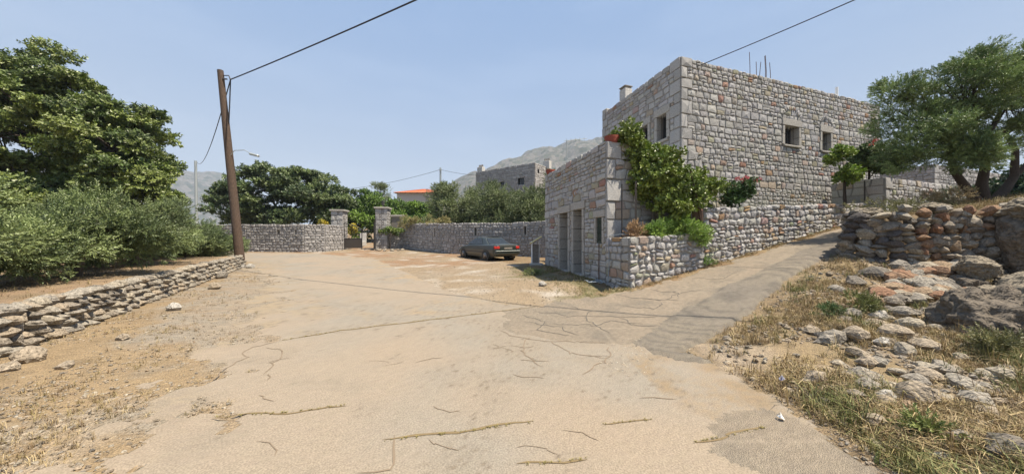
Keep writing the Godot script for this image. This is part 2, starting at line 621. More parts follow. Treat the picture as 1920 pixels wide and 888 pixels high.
# ---------------------------------------------------------------- stonework
func stone_color(kind: String) -> Color:
	var v := R(0.47, 0.66)
	var c := Color(v, v * R(0.96, 0.99), v * R(0.9, 0.99))
	var t := rng.randf()
	if kind == "dry":
		v = R(0.24, 0.44)
		c = Color(v, v * R(0.88, 0.96), v * R(0.76, 0.9))
		if t < 0.1: c = Color(v * 1.15, v * 0.72, v * 0.46)
	elif kind == "rubble":
		if t < 0.06: c = Color(R(0.42, 0.5), R(0.25, 0.33), R(0.16, 0.24))
		elif t < 0.28: c = Color(R(0.42, 0.55), R(0.37, 0.46), R(0.28, 0.36))
	elif kind == "far":
		v = R(0.4, 0.64)
		c = Color(v, v * 0.965, v * 0.94)
	else:
		if t < 0.022: c = Color(R(0.42, 0.5), R(0.27, 0.34), R(0.18, 0.25))
		elif t < 0.14: c = Color(R(0.48, 0.58), R(0.42, 0.5), R(0.33, 0.4))
	return c

# one stone of a wall face: q holds its corners in (u, v) as left-top, right-top, right-bottom, left-bottom
func stone_block(O: Vector3, U: Vector3, N: Vector3, q: Array, joint: float, proud: float, round_by: float, col: Color) -> Geo:
	var g := Geo.new()
	g.col = col
	var ce: Vector2 = (q[0] + q[1] + q[2] + q[3]) * 0.25
	var ring := []
	for k in 4:
		var p: Vector2 = q[k]
		var a: Vector2 = q[(k + 3) % 4]
		var b: Vector2 = q[(k + 1) % 4]
		var la := p.distance_to(a)
		var lb := p.distance_to(b)
		var ra := minf(round_by * R(0.5, 1.3), la * 0.42)
		var rb := minf(round_by * R(0.5, 1.3), lb * 0.42)
		ring.append(p + (a - p).normalized() * ra)
		ring.append(p + (b - p).normalized() * rb)
	var w := minf((q[1] as Vector2).distance_to(q[0]), (q[3] as Vector2).distance_to(q[0]))
	joint = minf(joint, w * 0.35)
	var r0 := []
	var r1 := []
	var tilt := Vector2(R(-0.05, 0.05), R(-0.07, 0.07))
	var bev := minf(0.02 + round_by * 0.2, w * 0.2)
	for p: Vector2 in ring:
		var o := p - ce
		var l := maxf(o.length(), 0.01)
		var a := ce + o * maxf(0.3, 1.0 - joint * 0.5 / l * R(0.6, 1.5))
		var b := ce + o * maxf(0.25, 1.0 - (joint * 0.5 + bev) / l)
		r0.append(O + U * a.x + Vector3.UP * a.y - N * 0.05)
		r1.append(O + U * b.x + Vector3.UP * b.y + N * (proud * R(0.75, 1.15) + tilt.dot(b - ce)))
	var cc := O + U * (ce.x + R(-0.15, 0.15) * w) + Vector3.UP * (ce.y + R(-0.15, 0.15) * w) + N * (proud + R(0.004, 0.022))
	var c3 := O + U * ce.x + Vector3.UP * ce.y
	for k in 8:
		var k2 := (k + 1) % 8
		g.quad(r0[k], r0[k2], r1[k2], r1[k], r1[k] - c3 + (r1[k2] - c3))
		g.tri(r1[k], r1[k2], cc, N)
	return g

# lays a wall face; O is a plan corner at y 0, U runs along the wall, N points out; low and high give the face's edges in world y
func lay(list: Array, O: Vector3, U: Vector3, N: Vector3, L: float, low: Callable, high: Callable, o := {}) -> void:
	var rowh: float = o.get("row", 0.2)
	var wmin: float = o.get("wmin", 0.9)
	var wmax: float = o.get("wmax", 2.1)
	var joint: float = o.get("joint", 0.024)
	var proud: float = o.get("proud", 0.03)
	var kind: String = o.get("kind", "ashlar")
	var rnd: float = o.get("round", 0.035)
	var wave: float = o.get("wave", 0.16)
	var opens: Array = o.get("opens", [])
	var ql: bool = o.get("quoin_left", false)
	var qr: bool = o.get("quoin_right", false)
	var cut: float = o.get("cut", -1e9)     # nothing is laid below this height
	var deep := 0.0
	for i in 24:
		var u := L * i / 23.0
		deep = maxf(deep, high.call(u) - low.call(u))
	var cum := [0.0]
	while cum[-1] < deep + 0.05:
		cum.append(cum[-1] + rowh * R(0.72, 1.3))
	for op: Rect2 in opens:
		for hv in [high.call(0.0) - op.end.y, high.call(0.0) - op.position.y]:
			var best := 1
			for k in range(1, cum.size()):
				if absf(cum[k] - hv) < absf(cum[best] - hv):
					best = k
			cum[best] = hv
	cum.sort()
	var sd := rng.randf() * 1000.0
	var edge := func(k: int, u: float) -> float:
		var y: float = high.call(u) - cum[k]
		if k > 0:
			y += n1.get_noise_2d(u * 130.0 + sd, k * 57.0 + sd) * rowh * wave * 2.2
		else:
			y += n1.get_noise_2d(u * 300.0 + sd, sd) * rowh * 0.25
		return y
	for k in cum.size() - 1:
		if cum[k + 1] - cum[k] < 0.05:
			continue
		var spans := [[0.0, L]]
		var mid: float = high.call(0.0) - (cum[k] + cum[k + 1]) * 0.5
		for op: Rect2 in opens:
			if mid > op.position.y and mid < op.end.y:
				var next := []
				for sp in spans:
					if op.position.x > sp[0]: next.append([sp[0], minf(sp[1], op.position.x)])
					if op.end.x < sp[1]: next.append([maxf(sp[0], op.end.x), sp[1]])
				spans = next
		@warning_ignore("integer_division")
		var pair := k / 2
		var long := 0.52 if pair % 2 == 0 else 0.3
		var k_end := mini(k + 2, cum.size() - 1)
		for side in 2:
			if not [ql, qr][side]:
				continue
			var ln := long if side == 0 else 0.82 - long
			var u0 := 0.0 if side == 0 else L - ln
			var u1 := ln if side == 0 else L
			for sp in spans:
				if side == 0 and sp[0] == 0.0: sp[0] = minf(ln, sp[1])
				if side == 1 and sp[1] == L: sp[1] = maxf(L - ln, sp[0])
			if k % 2 == 0:
				var yt: float = high.call(u0) - cum[k]
				var yb: float = high.call(u0) - cum[k_end]
				if yt > low.call(u0) and yt > cut:
					var v := R(0.5, 0.64)
					var g := stone_block(O, U, N, [Vector2(u0, yt), Vector2(u1, yt), Vector2(u1, yb), Vector2(u0, yb)], 0.018, proud + 0.012, 0.015, Color(v, v * 0.98, v * 0.95))
					list.append([g, ln * (yt - yb)])
		for sp in spans:
			var a: float = sp[0]
			var b: float = sp[1]
			if b - a < 0.04:
				continue
			var cuts := [a]
			var h: float = cum[k + 1] - cum[k]
			while cuts[-1] < b - h * wmin:
				cuts.append(cuts[-1] + h * R(wmin, wmax))
			if cuts.size() > 1 and b - cuts[-2] < h * wmax:
				cuts.pop_back()
			cuts[-1 if cuts.size() > 1 and b - cuts[-1] < h * 0.5 else cuts.size() - 1] = cuts[-1]
			if b - cuts[-1] < 0.05 and cuts.size() > 1:
				cuts[-1] = b
			else:
				cuts.append(b)
			var lean := []
			for i in cuts.size():
				lean.append(0.0 if i == 0 or i == cuts.size() - 1 else R(-0.14, 0.14) * h)
			for i in cuts.size() - 1:
				var u0: float = cuts[i]
				var u1: float = cuts[i + 1]
				var um := (u0 + u1) * 0.5
				var lo: float = low.call(um)
				var q := [Vector2(u0 + lean[i], edge.call(k, u0 + lean[i])), Vector2(u1 + lean[i + 1], edge.call(k, u1 + lean[i + 1])), Vector2(u1 - lean[i + 1], edge.call(k + 1, u1 - lean[i + 1])), Vector2(u0 - lean[i], edge.call(k + 1, u0 - lean[i]))]
				if (q[0].y + q[1].y) * 0.5 < lo + 0.02 or (q[0].y + q[1].y) * 0.5 < cut:
					continue
				var stones := [q]
				if h > 0.13 and u1 - u0 > 0.13 and rng.randf() < o.get("split", 0.16):
					var t := R(0.36, 0.64)
					var ml: Vector2 = q[0].lerp(q[3], t)
					var mr: Vector2 = q[1].lerp(q[2], t)
					stones = [[q[0], q[1], mr, ml], [ml, mr, q[2], q[3]]]
				for s in stones:
					var g := stone_block(O, U, N, s, joint * R(0.7, 1.3), proud * R(0.5, 1.35), rnd, stone_color(kind))
					list.append([g, absf((s[1].x - s[0].x) * (s[0].y - s[3].y))])

# the body behind the stones: mortar with the openings left out
func backing(g: Geo, O: Vector3, U: Vector3, N: Vector3, L: float, low: Callable, high: Callable, opens := [], back := 0.012, top := 0.03) -> void:
	var us := [0.0, L]
	var n := maxi(1, int(L / 0.8))
	for i in range(1, n):
		us.append(L * i / n)
	var vs := []
	for op: Rect2 in opens:
		us.append(op.position.x); us.append(op.end.x)
		vs.append(op.position.y); vs.append(op.end.y)
	us.sort()
	vs.sort()
	for i in us.size() - 1:
		var u0: float = us[i]
		var u1: float = us[i + 1]
		if u1 - u0 < 0.001: continue
		var l0: float = low.call(u0) - 0.15
		var l1: float = low.call(u1) - 0.15
		var cols := [[l0, l1]]
		for y in vs: cols.append([y, y])
		cols.append([high.call(u0) - top, high.call(u1) - top])
		for j in cols.size() - 1:
			var a: Array = cols[j]
			var b: Array = cols[j + 1]
			var mid := Vector2((u0 + u1) * 0.5, (a[0] + a[1] + b[0] + b[1]) * 0.25)
			var open := false
			for op: Rect2 in opens:
				open = open or op.has_point(mid)
			if open: continue
			var w := O - N * back
			g.quad(w + U * u0 + Vector3.UP * a[0], w + U * u1 + Vector3.UP * a[1], w + U * u1 + Vector3.UP * b[1], w + U * u0 + Vector3.UP * b[0], N)

# the 300 stones that show largest become parts, the rest one part
func commit(list: Array, parent: Node3D, most := 300, called := "stone", m: Material = M.stone) -> void:
	for e in list:
		var g: Geo = e[0]
		var p := g.center()
		e.append(e[1] / maxf(p.distance_squared_to(Vector3(0, 1.5, 0)), 1.0))
	list.sort_custom(func(a, b): return a[2] > b[2])
	var rest := Geo.new()
	for i in list.size():
		if i < most:
			put(list[i][0], called, m, parent)
		else:
			rest.add(list[i][0])
	if rest.v.size():
		tag(put(rest, "stonework", m, parent), "", "", "", "stuff")

# an opening's dressed surround (jamb blocks, lintel, sill) and its deep reveal; r is the clear opening in (u, y)
func surround(parent: Node, O: Vector3, U: Vector3, N: Vector3, r: Rect2, deep: float, o := {}) -> void:
	var B := Basis(U, Vector3.UP, N)
	var jw: float = o.get("jamb", 0.17)
	var lh: float = o.get("lintel", 0.28)
	var sh: float = o.get("sill", 0.0)
	var ear: float = o.get("ear", 0.14)
	for side in 2:
		var y := r.position.y
		var i := 0
		while y < r.end.y - 0.03:
			var h := minf(R(0.3, 0.5), r.end.y - y)
			if r.end.y - y - h < 0.12: h = r.end.y - y
			var g := Geo.new()
			var w := jw * (1.0 if i % 2 == 0 else 0.8)
			var u := r.position.x - w * 0.5 if side == 0 else r.end.x + w * 0.5
			g.box(Transform3D(B, O + U * u + Vector3.UP * (y + h * 0.5) - N * (deep * 0.5 - 0.018)), Vector3(w - 0.004, h - 0.012, deep + 0.04), 0.01)
			put(g, "jamb_stone", M.dressed, parent)
			y += h
			i += 1
	var g2 := Geo.new()
	g2.box(Transform3D(B, O + U * (r.position.x + r.size.x * 0.5) + Vector3.UP * (r.end.y + lh * 0.5) - N * (deep * 0.5 - 0.024)), Vector3(r.size.x + ear * 2.0, lh - 0.01, deep + 0.05), 0.014)
	put(g2, "lintel", M.dressed, parent)
	if sh > 0.0:
		var g3 := Geo.new()
		g3.box(Transform3D(B, O + U * (r.position.x + r.size.x * 0.5) + Vector3.UP * (r.position.y - sh * 0.5) - N * (deep * 0.5 - 0.04)), Vector3(r.size.x + 0.16, sh - 0.006, deep + 0.08), 0.012)
		put(g3, "sill", M.dressed, parent)

# a relieving arch of wedge stones above a lintel
func arch(list: Array, O: Vector3, U: Vector3, N: Vector3, u: float, y: float, half: float, rise: float) -> void:
	var n := 11
	var rr := (half * half + rise * rise) / (2.0 * rise)
	var cy := y + rise - rr
	var amax := asin(half / rr)
	for i in n:
		var a0 := lerpf(-amax, amax, float(i) / n)
		var a1 := lerpf(-amax, amax, float(i + 1) / n)
		var t := rr + R(0.17, 0.22)
		var q := []
		for k in [[a0, t], [a1, t], [a1, rr], [a0, rr]]:
			q.append(Vector2(u + sin(k[0]) * k[1], cy + cos(k[0]) * k[1]))
		list.append([stone_block(O, U, N, q, 0.02, 0.045, 0.02, stone_color("ashlar")), 0.05])

func window(parent: Node, O: Vector3, U: Vector3, N: Vector3, r: Rect2, deep: float, bars: int) -> void:
	var B := Basis(U, Vector3.UP, N)
	var fw := 0.05
	var at := O - N * deep
	var g := Geo.new()
	for s in [0.0, 1.0]:
		g.box(Transform3D(B, at + U * (r.position.x + fw * 0.5 + s * (r.size.x - fw)) + Vector3.UP * (r.position.y + r.size.y * 0.5)), Vector3(fw, r.size.y, 0.06), 0.005)
		g.box(Transform3D(B, at + U * (r.position.x + r.size.x * 0.5) + Vector3.UP * (r.position.y + fw * 0.5 + s * (r.size.y - fw))), Vector3(r.size.x - fw * 2.0, fw, 0.056), 0.005)
	g.box(Transform3D(B, at + U * (r.position.x + r.size.x * 0.5) + Vector3.UP * (r.position.y + r.size.y * 0.5)), Vector3(0.06, r.size.y - fw * 2.0, 0.05), 0.005)
	var w := put(g, "window", M.frame_wood, parent)
	for s in [-1.0, 1.0]:
		var p := Geo.new()
		p.box(Transform3D(B, at + U * (r.position.x + r.size.x * 0.5 + s * (r.size.x * 0.25 - 0.005)) + Vector3.UP * (r.position.y + r.size.y * 0.5)), Vector3(r.size.x * 0.5 - 0.06, r.size.y - fw * 2.0, 0.012))
		put(p, "pane", M.glass, w)
	for i in bars:
		var b := Geo.new()
		var u := r.position.x + r.size.x * (i + 1) / (bars + 1.0)
		b.tube([O + U * u + Vector3.UP * (r.position.y - 0.02) - N * 0.08, O + U * u + Vector3.UP * (r.end.y + 0.02) - N * 0.08], [0.009, 0.009], 6)
		put(b, "bar", M.iron, w)

# ---------------------------------------------------------------- rocks
var ico_cache := {}
func ico(sub: int) -> Array:
	if ico_cache.has(sub):
		return ico_cache[sub]
	var vs: Array = []
	var fs: Array = []
	if sub == 0:
		vs = [Vector3.UP, Vector3.RIGHT, Vector3.BACK, Vector3.LEFT, Vector3.FORWARD, Vector3.DOWN]
		for k in 4:
			fs.append([0, 1 + k, 1 + (k + 1) % 4])
			fs.append([5, 1 + (k + 1) % 4, 1 + k])
	else:
		var prev: Array = ico(sub - 1)
		vs = prev[0].duplicate()
		var mid := {}
		for f in prev[1]:
			var m := []
			for k in 3:
				var a: int = f[k]
				var b: int = f[(k + 1) % 3]
				var key := mini(a, b) * 100000 + maxi(a, b)
				if not mid.has(key):
					mid[key] = vs.size()
					vs.append(((vs[a] + vs[b]) as Vector3).normalized())
				m.append(mid[key])
			fs.append_array([[f[0], m[0], m[2]], [m[0], f[1], m[1]], [m[2], m[1], f[2]], [m[0], m[1], m[2]]])
	ico_cache[sub] = [vs, fs]
	return ico_cache[sub]

func rock(sd: int, sub: int, cuts: int, rough: float, soft := false) -> ArrayMesh:
	var rg := RandomNumberGenerator.new()
	rg.seed = sd
	var f := FastNoiseLite.new()
	f.seed = sd
	f.frequency = 1.1 if soft else 0.8
	f.fractal_octaves = 6 if soft else 5
	f.fractal_gain = 0.55 if soft else 0.5
	var planes := []
	for i in cuts:
		planes.append([Vector3(rg.randfn(), rg.randfn(), rg.randfn()).normalized(), rg.randf_range(0.55, 0.86)])
	var base: Array = ico(sub)
	var ps := []
	for p: Vector3 in base[0]:
		var r := 1.0
		for pl in planes:
			var k: float = p.dot(pl[0])
			if k > 0.05:
				r = minf(r, pl[1] / k)
		ps.append(p * r * (1.0 + f.get_noise_3dv(p * 1.6) * rough))
	var ns := []
	ns.resize(ps.size())
	ns.fill(Vector3.ZERO)
	var g := Geo.new()
	if soft:
		for t in base[1]:
			var m: Vector3 = (ps[t[2]] - ps[t[0]]).cross(ps[t[1]] - ps[t[0]])
			if m.dot(ps[t[0]]) < 0.0: m = -m
			for k in 3: ns[t[k]] += m
		for t in base[1]:
			g.smooth(ps[t[0]], ps[t[1]], ps[t[2]], ns[t[0]].normalized(), ns[t[1]].normalized(), ns[t[2]].normalized())
	else:
		for t in base[1]:
			g.tri(ps[t[0]], ps[t[1]], ps[t[2]], ps[t[0]] + ps[t[1]] + ps[t[2]])
	return g.mesh()

var rocks := []
var tones := {}
func tone(c: Color) -> StandardMaterial3D:
	var key := c.to_html()
	if not tones.has(key):
		var m: StandardMaterial3D = M.rock.duplicate()
		m.albedo_color = c.linear_to_srgb()
		tones[key] = m
	return tones[key]

const GREYS := [Color(0.36, 0.32, 0.265), Color(0.44, 0.395, 0.33), Color(0.29, 0.255, 0.21), Color(0.5, 0.45, 0.37), Color(0.4, 0.345, 0.275)]
const OCHRES := [Color(0.45, 0.28, 0.17), Color(0.5, 0.36, 0.23), Color(0.42, 0.235, 0.14)]
const PALES := [Color(0.56, 0.49, 0.38), Color(0.52, 0.43, 0.32), Color(0.5, 0.45, 0.37)]
const DARKS := [Color(0.17, 0.15, 0.14), Color(0.22, 0.195, 0.18), Color(0.13, 0.115, 0.11)]

func any(a: Array) -> Variant:
	return a[rng.randi() % a.size()]

func turned(sc: Vector3, yaw: float, wild := 0.35) -> Basis:
	return Basis(Vector3.UP, yaw) * Basis(Vector3(R(-1, 1), R(-0.2, 0.2), R(-1, 1)).normalized(), R(-wild, wild)) * Basis.from_scale(sc)

# ---------------------------------------------------------------- leaves
func leafing(n: int, stem: float, ll: float, lw: float, spread: float, sd: int, fold := 0.25) -> ArrayMesh:
	var rg := RandomNumberGenerator.new()
	rg.seed = sd
	var g := Geo.new()
	for i in n:
		var t := float(i + 1) / n
		var at := Vector3(rg.randf_range(-0.1, 0.1) * stem, stem * t, rg.randf_range(-0.1, 0.1) * stem)
		var yaw := i * 2.4 + rg.randf_range(-0.5, 0.5)
		var lean := spread * rg.randf_range(0.6, 1.2) * (1.1 - 0.5 * t)
		var dir := (Vector3(cos(yaw), 0, sin(yaw)) * sin(lean) + Vector3.UP * cos(lean)).normalized()
		var side := dir.cross(Vector3.UP).normalized()
		if side == Vector3.ZERO: side = Vector3.RIGHT
		side = side.rotated(dir, rg.randf_range(-0.7, 0.7))
		var nn := side.cross(dir)
		var l := ll * rg.randf_range(0.7, 1.2)
		var w := lw * rg.randf_range(0.8, 1.2) * 0.5
		var a := at
		var e := at + dir * l - nn * fold * l * 0.3
		var m1 := at + dir * l * 0.45 + side * w + nn * fold * w
		var m2 := at + dir * l * 0.45 - side * w + nn * fold * w
		g.tri(a, m1, e, nn)
		g.tri(a, e, m2, nn)
	return g.mesh()

func blades(n: int, h: float, w: float, spread: float, sd: int) -> ArrayMesh:
	var rg := RandomNumberGenerator.new()
	rg.seed = sd
	var g := Geo.new()
	for i in n:
		var yaw := rg.randf() * TAU
		var out := Vector3(cos(yaw), 0, sin(yaw))
		var side := Vector3(-sin(yaw), 0, cos(yaw))
		var l := h * rg.randf_range(0.45, 1.1)
		var bend := spread * rg.randf_range(0.2, 1.3)
		var b := Vector3(rg.randf_range(-1, 1), 0, rg.randf_range(-1, 1)) * h * 0.18
		var m := b + Vector3.UP * l * 0.55 + out * l * bend * 0.3
		var e := b + Vector3.UP * l * (1.0 - 0.45 * bend) + out * l * bend
		var ww := w * 0.5
		g.quad(b + side * ww, b - side * ww, m - side * ww * 0.8, m + side * ww * 0.8, out + Vector3.UP)
		g.tri(m + side * ww * 0.8, m - side * ww * 0.8, e, out + Vector3.UP)
	return g.mesh()

# ells: [centre, radii, clumps]; every clump is a cloud of sprays that hangs on its own twig
func crown(t: Node3D, fork: Vector3, ells: Array, cr: float, per: int, spray: Mesh, size: float, m: Material, c1: Color, c2: Color, bark: Material, limb := 0.12, flat := 0.7, called := "crown") -> void:
	var ts := []
	var cols := []
	var g := Geo.new()
	for el in ells:
		var ce: Vector3 = el[0]
		var ra: Vector3 = el[1]
		var mid := fork.lerp(ce, 0.55) + Vector3(R(-0.2, 0.2), R(-0.1, 0.25), R(-0.2, 0.2)) * ra * 0.6
		var tip := ce - Vector3.UP * ra.y * 0.15
		if limb > 0.0:
			g.tube([fork, fork.lerp(mid, 0.5) + Vector3(R(-0.06, 0.06), R(-0.04, 0.04), R(-0.06, 0.06)) * ra, mid, tip], [limb, limb * 0.8, limb * 0.62, limb * 0.38], 7)
		for i in el[2]:
			var dir := Vector3(rng.randfn(), rng.randfn() * 0.9 + 0.15, rng.randfn()).normalized()
			var rr := pow(rng.randf(), 0.4) * 0.92
			var p := ce + dir * ra * rr
			var k := cr * R(0.65, 1.3)
			var rad := Vector3(k, k * flat * R(0.8, 1.15), k)
			var tone_t := rng.randf()
			var v := R(0.8, 1.2)
			if limb > 0.0:
				var s := tip.lerp(mid, R(0.0, 0.6))
				g.tube([s, s.lerp(p, 0.5) + Vector3(R(-0.1, 0.1), R(0.0, 0.15), R(-0.1, 0.1)) * ra * 0.5, p], [limb * 0.3, limb * 0.2, limb * 0.08], 5, false)
			for j in per:
				var o := Vector3(rng.randfn(), rng.randfn(), rng.randfn()).normalized() * pow(rng.randf(), 0.45)
				var pos := p + o * rad
				var ax := (o * 0.9 + dir * 0.5 + Vector3.UP * 0.35 + Vector3(R(-1, 1), R(-1, 1), R(-1, 1)) * 0.55).normalized()
				var b := Basis(Quaternion(Vector3.UP, ax)) * Basis(Vector3.UP, rng.randf() * TAU)
				ts.append(Transform3D(b.scaled_local(Vector3.ONE * size * R(0.7, 1.25)), pos))
				var cc := c1.lerp(c2, clampf(tone_t + R(-0.3, 0.3), 0, 1)) * (v * R(1.0, 1.6))
				cols.append(Color(cc.r, cc.g, cc.b))
	if g.v.size():
		put(g, "limbs", bark, t)
	scatter(spray, ts, cols, called, m, t)

func stems(t: Node3D, paths: Array, bark: Material, called := "trunk") -> void:
	for p in paths:
		var g := Geo.new()
		g.tube(p[0], p[1], 9)
		put(g, called, bark, t)

# ---------------------------------------------------------------- buildings
func flat(y: float) -> Callable:
	return func(_u: float) -> float: return y

func land(O: Vector3, U: Vector3, off := 0.0) -> Callable:
	return func(u: float) -> float: return hgt(O.x + U.x * u, -(O.z + U.z * u)) + off

func sheet(g: Geo, a: Vector3, b: Vector3, y0: float, y1: float, out: Vector3) -> void:
	g.quad(Vector3(a.x, y0, a.z), Vector3(b.x, y0, b.z), Vector3(b.x, y1, b.z), Vector3(a.x, y1, a.z), out)

const FRONT := Vector3(0.946, 0, -0.324)      # along the faces that look at the drive
const FRONT_N := Vector3(0.324, 0, 0.946)
const SIDE := Vector3(-0.2352, 0, -0.972)     # along the faces that look at the road
const SIDE_N := Vector3(-0.972, 0, 0.2352)

# parapet: inner faces and coping top of a wall strip, so that the edge of the roof has thickness
func parapet(g: Geo, O: Vector3, U: Vector3, N: Vector3, L: float, y0: float, y1: float, thick := 0.4) -> void:
	var a := O - N * 0.012
	var b := a + U * L
	var a2 := O - N * thick
	var b2 := a2 + U * L
	g.quad(Vector3(a.x, y1, a.z), Vector3(b.x, y1, b.z), Vector3(b2.x, y1, b2.z), Vector3(a2.x, y1, a2.z), Vector3.UP)
	sheet(g, a2, b2, y0, y1, -N)

func lower_building() -> void:
	var c0 := V(2.74, 8.98, 0)
	var t := thing("stone_outbuilding", c0 + Vector3.UP * 0.15, "low flat-roofed grey stone building with two dark doorways beside the dirt lot", "building")
	var L := 5.165
	var top := 4.3
	var list := []
	var doors := [Rect2(1.5, 0.2, 0.68, 2.25), Rect2(2.66, 0.2, 0.8, 2.22)]
	var win := Rect2(0.2, 1.31, 0.36, 0.78)
	var solid := []
	for r: Rect2 in doors:
		solid.append(Rect2(r.position.x - 0.17, r.position.y - 0.3, r.size.x + 0.34, r.size.y + 0.3))
		solid.append(Rect2(r.position.x - 0.22, r.end.y - 0.01, r.size.x + 0.44, 0.3))
	solid.append(Rect2(win.position.x - 0.13, win.position.y, win.size.x + 0.26, win.size.y))
	solid.append(Rect2(win.position.x - 0.17, win.end.y - 0.01, win.size.x + 0.34, 0.24))
	lay(list, c0, SIDE, SIDE_N, L, land(c0, SIDE, -0.03), flat(top), {"row": 0.165, "wmin": 1.1, "wmax": 2.9, "proud": 0.022, "opens": solid, "quoin_right": true})
	for r: Rect2 in doors:
		arch(list, c0, SIDE, SIDE_N, r.position.x + r.size.x * 0.5, r.end.y + 0.36, 0.42, 0.16)
		surround(t, c0, SIDE, SIDE_N, r, 0.5, {"lintel": 0.28, "ear": 0.2})
	surround(t, c0, SIDE, SIDE_N, win, 0.24, {"jamb": 0.12, "lintel": 0.22, "ear": 0.15})
	var W := 3.75
	lay(list, c0, FRONT, FRONT_N, W, land(c0, FRONT, -0.05), flat(top), {"row": 0.26, "wmin": 1.0, "wmax": 1.9, "quoin_left": true, "cut": 1.3})
	var g := Geo.new()
	var clear := doors.duplicate()
	clear.append(win)
	backing(g, c0, SIDE, SIDE_N, L, flat(0.1), flat(top), clear)
	backing(g, c0, FRONT, FRONT_N, W, flat(0.1), flat(top))
	var c1 := c0 + SIDE * L
	var c2 := c0 + FRONT * W
	var c3 := c1 + FRONT * W
	sheet(g, c1, c3, 0.0, top - 0.03, SIDE)
	parapet(g, c0, SIDE, SIDE_N, L, 3.8, top - 0.03)
	parapet(g, c0, FRONT, FRONT_N, W, 3.8, top - 0.03)
	parapet(g, c1, FRONT, SIDE, W, 3.8, top - 0.03, 0.35)
	put(g, "wall", M.mortar, t)
	var rf := Geo.new()
	rf.quad(c0 + Vector3.UP * 3.95, c1 + Vector3.UP * 3.95, c3 + Vector3.UP * 3.95, c2 + Vector3.UP * 3.95, Vector3.UP)
	put(rf, "roof", M.plaster, t)
	commit(list, t)
	var B := Basis(SIDE, Vector3.UP, SIDE_N)
	for r: Rect2 in doors:
		var d := Geo.new()
		d.box(Transform3D(B, c0 + SIDE * (r.position.x + r.size.x * 0.5) + Vector3.UP * (r.position.y + r.size.y * 0.5) - SIDE_N * 0.5), Vector3(r.size.x, r.size.y, 0.05))
		var door := put(d, "door", M.green_paint, t)
		for k in 4:
			var p := Geo.new()
			p.box(Transform3D(B, c0 + SIDE * (r.position.x + r.size.x * (k + 0.5) / 4.0) + Vector3.UP * (r.position.y + r.size.y * 0.5) - SIDE_N * 0.465), Vector3(r.size.x / 4.0 - 0.012, r.size.y - 0.06, 0.025), 0.004)
			put(p, "plank", M.green_paint, door)
		var h := Geo.new()
		h.tube([c0 + SIDE * (r.position.x + 0.1) + Vector3.UP * 1.2 - SIDE_N * 0.455, c0 + SIDE * (r.position.x + 0.1) + Vector3.UP * 1.2 - SIDE_N * 0.4, c0 + SIDE * (r.position.x + 0.2) + Vector3.UP * 1.2 - SIDE_N * 0.4], [0.012, 0.012, 0.01], 6)
		put(h, "handle", M.iron, door)
		var s := Geo.new()
		s.box(Transform3D(B, c0 + SIDE * (r.position.x + r.size.x * 0.5) + Vector3.UP * 0.155 - SIDE_N * 0.2), Vector3(r.size.x + 0.1, 0.12, 0.5), 0.015)
		put(s, "threshold", M.dressed, t)
	# louvred shutter
	var sg := Geo.new()
	sg.box(Transform3D(B, c0 + SIDE * (win.position.x + win.size.x * 0.5) + Vector3.UP * (win.position.y + win.size.y * 0.5) - SIDE_N * 0.05), Vector3(win.size.x, win.size.y, 0.04), 0.005)
	var sh := put(sg, "shutter", M.green_paint, t)
	for k in 12:
		var p := Geo.new()
		var y := win.position.y + 0.06 + (win.size.y - 0.12) * (k + 0.5) / 12.0
		p.box(Transform3D(B * Basis(Vector3.RIGHT, 0.5), c0 + SIDE * (win.position.x + win.size.x * 0.5) + Vector3.UP * y - SIDE_N * 0.028), Vector3(win.size.x - 0.07, 0.012, 0.05))
		put(p, "slat", M.green_paint, sh)
	# conduit below the shutter
	var pg := Geo.new()
	var pu := c0 + SIDE * 0.3 + SIDE_N * 0.06
	pg.tube([pu + Vector3.UP * 1.3, pu + Vector3.UP * 0.75, pu + Vector3.UP * 0.12], [0.014, 0.014, 0.014], 6)
	put(pg, "conduit", M.rust, t)

